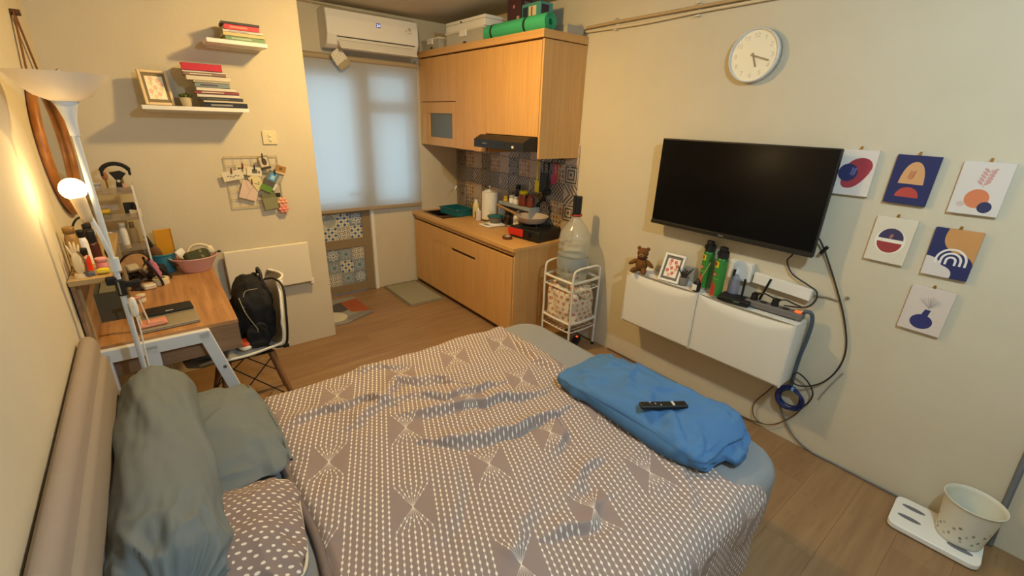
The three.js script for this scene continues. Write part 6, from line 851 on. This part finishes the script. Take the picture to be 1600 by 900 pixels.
const CREASES = [[[0.62, -1.60], [0.719, -1.747], [0.827, -1.684], [0.899, -1.62], [0.941, -1.543]], [[0.729, -1.58], [0.877, -1.499], [1.104, -1.428]], [[0.656, -1.457], [0.829, -1.398], [1.032, -1.346], [1.258, -1.28]], [[0.645, -1.26], [0.799, -1.18], [0.939, -1.146], [1.221, -1.106]], [[0.749, -0.676], [0.875, -0.652], [0.975, -0.669]], [[0.943, -0.768], [1.113, -0.829]], [[1.46, -1.75], [1.41, -1.5], [1.42, -1.33]], [[0.60, -0.70], [0.748, -0.779]], [[0.244, -1.681], [0.346, -1.738], [0.55, -1.68], [0.62, -1.60]], [[0.60, -1.92], [0.685, -1.913], [0.841, -1.842]], [[0.44, -1.55], [0.60, -1.62], [0.70, -1.60]], [[1.0, -0.95], [1.12, -1.02], [1.16, -1.15]], [[0.5, -0.9], [0.62, -1.0], [0.66, -1.12]], [[1.2, -0.45], [1.34, -0.6]]];
const CA = [0.028, 0.026, 0.028, 0.034, 0.02, 0.018, 0.022, 0.014, 0.022, 0.016, 0.02, 0.018, 0.012, 0.016];
function rumple(x, z) {
  let h = 0.012 * n3(x * 2.2, 3, z * 2.2) + 0.005 * n3(x * 6, 8, z * 6) + 0.0018 * n3(x * 17, 5, z * 17);
  const wx = x + 0.02 * n3(x * 6, 1, z * 6), wz = z + 0.02 * n3(x * 6, 2, z * 6);
  CREASES.forEach((c, k) => {
    let best = 9, side = 0, along = 0;
    for (let i = 0; i < c.length - 1; i++) {
      const [ax, az] = c[i], [bx, bz] = c[i + 1], dx = bx - ax, dz = bz - az, L2 = dx * dx + dz * dz, q = Math.max(0, Math.min(1, ((wx - ax) * dx + (wz - az) * dz) / L2)), px = wx - ax - q * dx, pz = wz - az - q * dz, d = Math.hypot(px, pz);
      if (d < best) { best = d; side = Math.sign(dx * pz - dz * px); along = (i + q) / (c.length - 1); }
    }
    if (best < 0.16) { const f = Math.min(1, 4 * Math.min(along, 1 - along) + 0.35), s = best * side; h += CA[k] * f * (s < 0 ? Math.exp(-((s / 0.05) ** 2)) : Math.exp(-((s / 0.016) ** 2))) - CA[k] * 0.35 * f * Math.exp(-(((s - 0.03) / 0.022) ** 2)); }
  });
  return h;
}
{
  const t = T('bedspread', 'taupe bedspread printed with white bead strings, rumpled across the bed', 'bedspread', [0.85, MT, -1.185]);
  const nu = 300, nv = 340, g = new THREE.PlaneGeometry(1, 1, nu, nv), p = g.attributes.position, uv = g.attributes.uv;
  const top = MT + 0.022, r = 0.075, zf = BZ[0] - 0.012, zn = BZ[1] + 0.014, flat = zn - zf - 2 * r, arc = r * Math.PI / 2, dropF = 0.2, dropN = 0.3, total = dropF + arc + flat + arc + dropN;
  for (let i = 0; i < p.count; i++) {
    const a = p.getX(i) + 0.5, s = (p.getY(i) + 0.5) * total;      // a from pillow side to foot, s from the far hem to the near hem
    let y, z, ny = 1, nz = 0;
    if (s < dropF) { y = top - r - (dropF - s); z = zf; ny = 0; nz = -1; } else if (s < dropF + arc) { const q = (s - dropF) / r; y = top - r + r * Math.sin(q); z = zf + r - r * Math.cos(q); ny = Math.sin(q); nz = -Math.cos(q); }
    else if (s < dropF + arc + flat) { y = top; z = zf + r + s - dropF - arc; } else if (s < dropF + 2 * arc + flat) { const q = (s - dropF - arc - flat) / r; y = top - r + r * Math.cos(q); z = zn - r + r * Math.sin(q); ny = Math.cos(q); nz = Math.sin(q); }
    else { y = top - r - (s - dropF - 2 * arc - flat); z = zn; ny = 0; nz = 1; }
    const zz = zf + s - dropF - arc, x0 = 0.165 + 0.012 * n3(1, 7, zz * 2), x1 = 1.515 + 0.02 * n3(2, 9, zz * 2) - 0.1 * sm(-0.75, -0.45, z) * (1 - sm(-0.45, -0.38, z)) + (nz > 0.5 ? 0.0 : 0);
    const x = x0 + (x1 - x0) * a, h = rumple(x, ny > 0.3 ? z : zz);
    const lip = sm(0.035, 0, x - x0), lipR = sm(0.02, 0, x1 - x), k = h * (ny > 0.3 ? 1 : 0.9) + (ny < 0.3 ? 0.014 * n3(x * 7, 4, 0) * (1 - ny) * sm(0, 0.2, Math.abs(top - y)) : 0);
    const down = (0.02 * lip + 0.015 * lipR + 0.004), dx = -0.004 * lip;
    p.setXYZ(i, x + dx - 0.85, y + ny * (k - down) - MT, z + nz * (k + 0.004 - down * 0.5) + 1.185);
    uv.setXY(i, x, -zz);
  }
  g.computeVertexNormals();
  P(t, 'spread_cloth', g, spreadM);
  // turned-back edge along the pillows
  const e = []; for (let i = 0; i <= 60; i++) { const z = zf + 0.03 + (zn - zf - 0.06) * i / 60; e.push([0.167 + 0.012 * n3(1, 7, z * 2) - 0.85, top + Math.min(0.01, rumple(0.17, z)) - 0.012 - MT, z + 1.185]); }
  const hem = tube(e, 0.014, 120); P(t, 'hem', hem, std('#7b6b66', 0.9));
}
// pillows and bolster
const grey = std('#6f777a', 0.9, { bumpMap: weave, bumpScale: 0.0004 });
const pillow = (x, y, z, ax, az, th, seedv, amp, fold = 1) => soft(ax, th, az, 1.15, 0.36, (px, py, pz, nx, ny, nz) => { const e = Math.max(Math.abs(px) / ax, Math.abs(pz) / az), ed = sm(0.55, 1, e), w = amp * (n3(px * 5 + seedv, py * 3, pz * 5) * 0.6 + ridged(px * 9 + seedv, seedv, pz * 9) * 0.5 * fold * (0.4 + ed)) ; return [px + nx * w, py * (1 - 0.25 * ed) + ny * w, pz + nz * w]; }, [160, 100]);
{
  const t = T('grey_pillow', 'grey pillow lying flat at the far side beside the bolster', 'pillow', [0.0, MT + 0.075, -1.70]); t.rotation.set(0.0, 0.06, -0.05);
  P(t, 'pillow_body', pillow(0, 0, 0, 0.185, 0.33, 0.085, 3, 0.014), grey); P(t, 'seam_flap', tube([[0.172, 0.0, -0.29], [0.185, 0.012, -0.1], [0.186, 0.01, 0.1], [0.172, 0.0, 0.29]], 0.006, 50), grey);
  const q = T('patterned_pillow', 'bead-patterned pillow with a cream edge and grey underside, nearest the camera', 'pillow', [-0.015, MT + 0.085, -1.16]); q.rotation.set(-0.1, -0.14, -0.08);
  P(q, 'pillow_body', pillow(0, 0, 0, 0.165, 0.225, 0.075, 11, 0.012), pillowM);
  const under = soft(0.17, 0.06, 0.232, 1.1, 0.36, (x, y, z, nx, ny, nz) => { const w = 0.006 * n3(x * 8, y * 8, z * 8); return [x + nx * w, Math.min(y, 0.0) + ny * w, z + nz * w]; }, [120, 60]); P(q, 'grey_underside', under, grey, [0, -0.008, 0]);
  const pts = []; for (let i = 0; i < 80; i++) { const a = i / 80 * Math.PI * 2, pw = (v) => Math.sign(v) * Math.abs(v) ** 0.36; pts.push([0.168 * pw(Math.cos(a)), -0.004, 0.229 * pw(Math.sin(a))]); } P(q, 'cream_piping', tube(pts, 0.0045, 200, true), std('#d9cbb4', 0.8));
  const b = T('bolster', 'long grey bolster pillow leaning along the headboard', 'bolster', [-0.148, MT + 0.15, -1.52]);
  // body of revolution along z with gathered ends, bent and creased
  const g0 = new THREE.CylinderGeometry(1, 1, 1, 120, 160, true).rotateX(Math.PI / 2); g0.deleteAttribute('uv'); g0.deleteAttribute('normal'); const bg = mergeVertices(g0, 1e-5), p = bg.attributes.position, L = 1.12;
  for (let i = 0; i < p.count; i++) {
    const c = p.getX(i), s = p.getY(i), v = p.getZ(i) + 0.5, an = Math.atan2(s, c), z = (v - 0.5) * L, e0 = Math.min(1, v / 0.13), e1 = Math.min(1, (1 - v) / 0.13), cap = Math.sqrt(Math.max(0.0, 1 - (1 - e0) ** 2)) * Math.sqrt(Math.max(0.0, 1 - (1 - e1) ** 2));
    let R = (0.117 + 0.012 * v) * (0.06 + 0.94 * cap);
    const tw = an + z * 1.5, fl = (t0, w, z0, z1, A) => { let d = tw - t0; d -= Math.round(d / (2 * Math.PI)) * 2 * Math.PI; return A * Math.exp(-((d / (d > 0 ? w * 0.35 : w)) ** 2)) * sm(z0, z0 + 0.16, z) * sm(z1, z1 - 0.16, z); };
    R += cap * (0.006 * n3(c * 1.1, s * 1.1, z * 2.6) + 0.0022 * n3(c * 3, s * 3, z * 7) + fl(0.55, 0.3, -0.38, 0.28, 0.011) + fl(1.5, 0.35, -0.5, 0.1, 0.009) + fl(2.4, 0.4, -0.3, 0.4, 0.007) + fl(0.1, 0.25, 0.05, 0.5, 0.008) + fl(1.05, 0.16, -0.3, 0.0, 0.006)) + (1 - cap) * 0.010 * Math.sin(an * 13 + n3(c, s, 3) * 4) * (cap + 0.2) + 0.012 * sm(0.72, 0.95, v) * ridged(c * 2.4, s * 2.4, z * 7);
    p.setXYZ(i, c * R * 1.0, s * R * 1.12 + (s < -0.55 ? 0.018 : 0), z);
  }
  bg.computeVertexNormals(); P(b, 'bolster_body', bg, grey); P(b, 'gathered_end', soft(0.03, 0.03, 0.012, 1, 1, (x, y, z) => 0.004 * Math.sin(Math.atan2(y, x) * 9), [40, 20]), grey, [0.0, 0, -0.555]); P(b, 'gathered_end', soft(0.03, 0.03, 0.012, 1, 1, (x, y, z) => 0.004 * Math.sin(Math.atan2(y, x) * 9), [40, 20]), grey, [0, 0, 0.555]);
}
{ // folded blue duvet with the remote on it
  const t = T('blue_duvet', 'blue duvet folded into a bundle at the foot of the bed', 'duvet', [1.505, MT + 0.004, -0.905], 0.02);
  const bm = std('#4875a6', 0.85, { bumpMap: weave, bumpScale: 0.0004 });
  const a = 0.182, c = 0.38, th = 0.062;
  const fold = (x, z) => { let h = 0; const line = (x0, z0, x1, z1, w, A) => { const dx = x1 - x0, dz = z1 - z0, L2 = dx * dx + dz * dz, q = Math.max(0, Math.min(1, ((x - x0) * dx + (z - z0) * dz) / L2)), px = x - x0 - q * dx, pz = z - z0 - q * dz, d = Math.hypot(px, pz), s = Math.sign(dx * pz - dz * px); h += A * Math.min(1, 5 * Math.min(q, 1 - q) + 0.3) * Math.exp(-((d / (s > 0 ? w * 0.3 : w)) ** 2)); };
    line(-0.18, 0.04, 0.02, -0.10, 0.05, 0.018); line(0.02, -0.10, 0.18, -0.14, 0.05, 0.016); line(-0.17, 0.14, 0.0, 0.02, 0.04, 0.011); line(-0.1, -0.33, 0.03, -0.12, 0.05, 0.013); line(0.0, 0.02, 0.17, 0.12, 0.05, 0.012); line(-0.16, 0.28, -0.02, 0.10, 0.045, 0.012); line(-0.12, 0.34, 0.03, 0.16, 0.04, 0.012); line(0.02, -0.33, 0.1, -0.14, 0.04, 0.011); line(0.09, 0.33, 0.14, 0.1, 0.05, 0.01);
    return h; };
  const bundle = soft(a, th, c, 0.5, 0.22, (x, y, z, nx, ny, nz) => {
    const w = 0.011 * n3(x * 6, y * 5, z * 6) + 0.005 * n3(x * 15, y * 12, z * 15) + 0.004 * ridged(x * 7 + z * 3, y * 6, z * 5) + (ny > 0.2 ? 1.35 * fold(x, z) * ny : 0), endz = sm(0.3, 0.38, z), layers = endz * 0.012 * Math.sin(y * 110 + n3(x * 9, 1, z * 4) * 2.2);
    const sl = (0.55 + 0.45 * sm(-0.38, -0.05, z)) * (1 - 0.38 * sm(0.12, -0.18, x));
    return [x + nx * w + 0.012 * Math.sin(z * 8) * (x > 0 ? 1 : 0.3), (y > 0 ? y * sl * 1.15 : y) + ny * w, z + nz * (w + layers) + (y > 0 ? -0.012 : 0.008) * endz];
  }, [240, 150]);
  P(t, 'duvet_bundle', bundle, bm, [0, th, 0]);
  P(t, 'tucked_corner', soft(0.1, 0.026, 0.05, 0.7, 0.6, (x, y, z) => 0.01 * n3(x * 14, y * 14, z * 14) + 0.003 * ridged(x * 18, y * 18, z * 18), [70, 44]), bm, [0.07, 0.04, 0.37], [0.2, 0.2, 0]);
  const rx = 1.437, rz = -0.777; let ry = -9; { const p = bundle.attributes.position; for (let i = 0; i < p.count; i++) if (Math.hypot(p.getX(i) - (rx - 1.505), p.getZ(i) - (rz + 0.905)) < 0.05) ry = Math.max(ry, p.getY(i)); }
  const r = T('remote_control', 'slim black remote control lying on the blue duvet', 'remote', [rx, MT + 0.004 + th + ry + 0.006, rz]); r.rotation.set(0.0, -0.583, 0.0);
  P(r, 'remote_body', B(0.195, 0.016, 0.038, 0.006), M.black, [0, 0, 0]); P(r, 'light_key', B(0.01, 0.003, 0.026, 0.001), std('#c8c8c6', 0.4), [0.038, 0.009, 0]); for (let i = 0; i < 9; i++) P(r, 'key', C(0.0035, 0.0035, 0.003, 10), std(i % 4 ? '#3a3a3c' : '#9a9a9a', 0.5), [-0.055 + Math.floor(i / 3) * 0.02, 0.0088, -0.01 + (i % 3) * 0.01]);
}
// things of a kind share a group
const GROUPS = { canvas_print: 'abstract canvas prints on the television wall', photo_card: 'papers clipped to the wire grid', wall_shelf: 'white floating shelves on the partition wall', shoe_cabinet: 'white shallow wall cabinets', spray_can: 'insect spray cans', spice_jar: 'jars on the spice shelf', sauce_jar: 'jars on the spice shelf', spice_bottle: 'bottles inside the spice shelf', power_plug: 'plugs on the power strip', storage_box: 'clear storage boxes on the wall cabinet', wall_pipe: 'pipes along the television wall', pipe_clip: 'clips holding the pipes', ceiling_lamp: 'frosted ceiling lamps', framed_print: 'small framed prints', power_strip: 'power strips', tape_roll: 'tape' };
scene.children.forEach((o) => { const k = GROUPS[o.name.replace(/_\d{3}$/, '')]; if (k && !o.userData.group) o.userData.group = k; });
renderer.render(scene, camera);
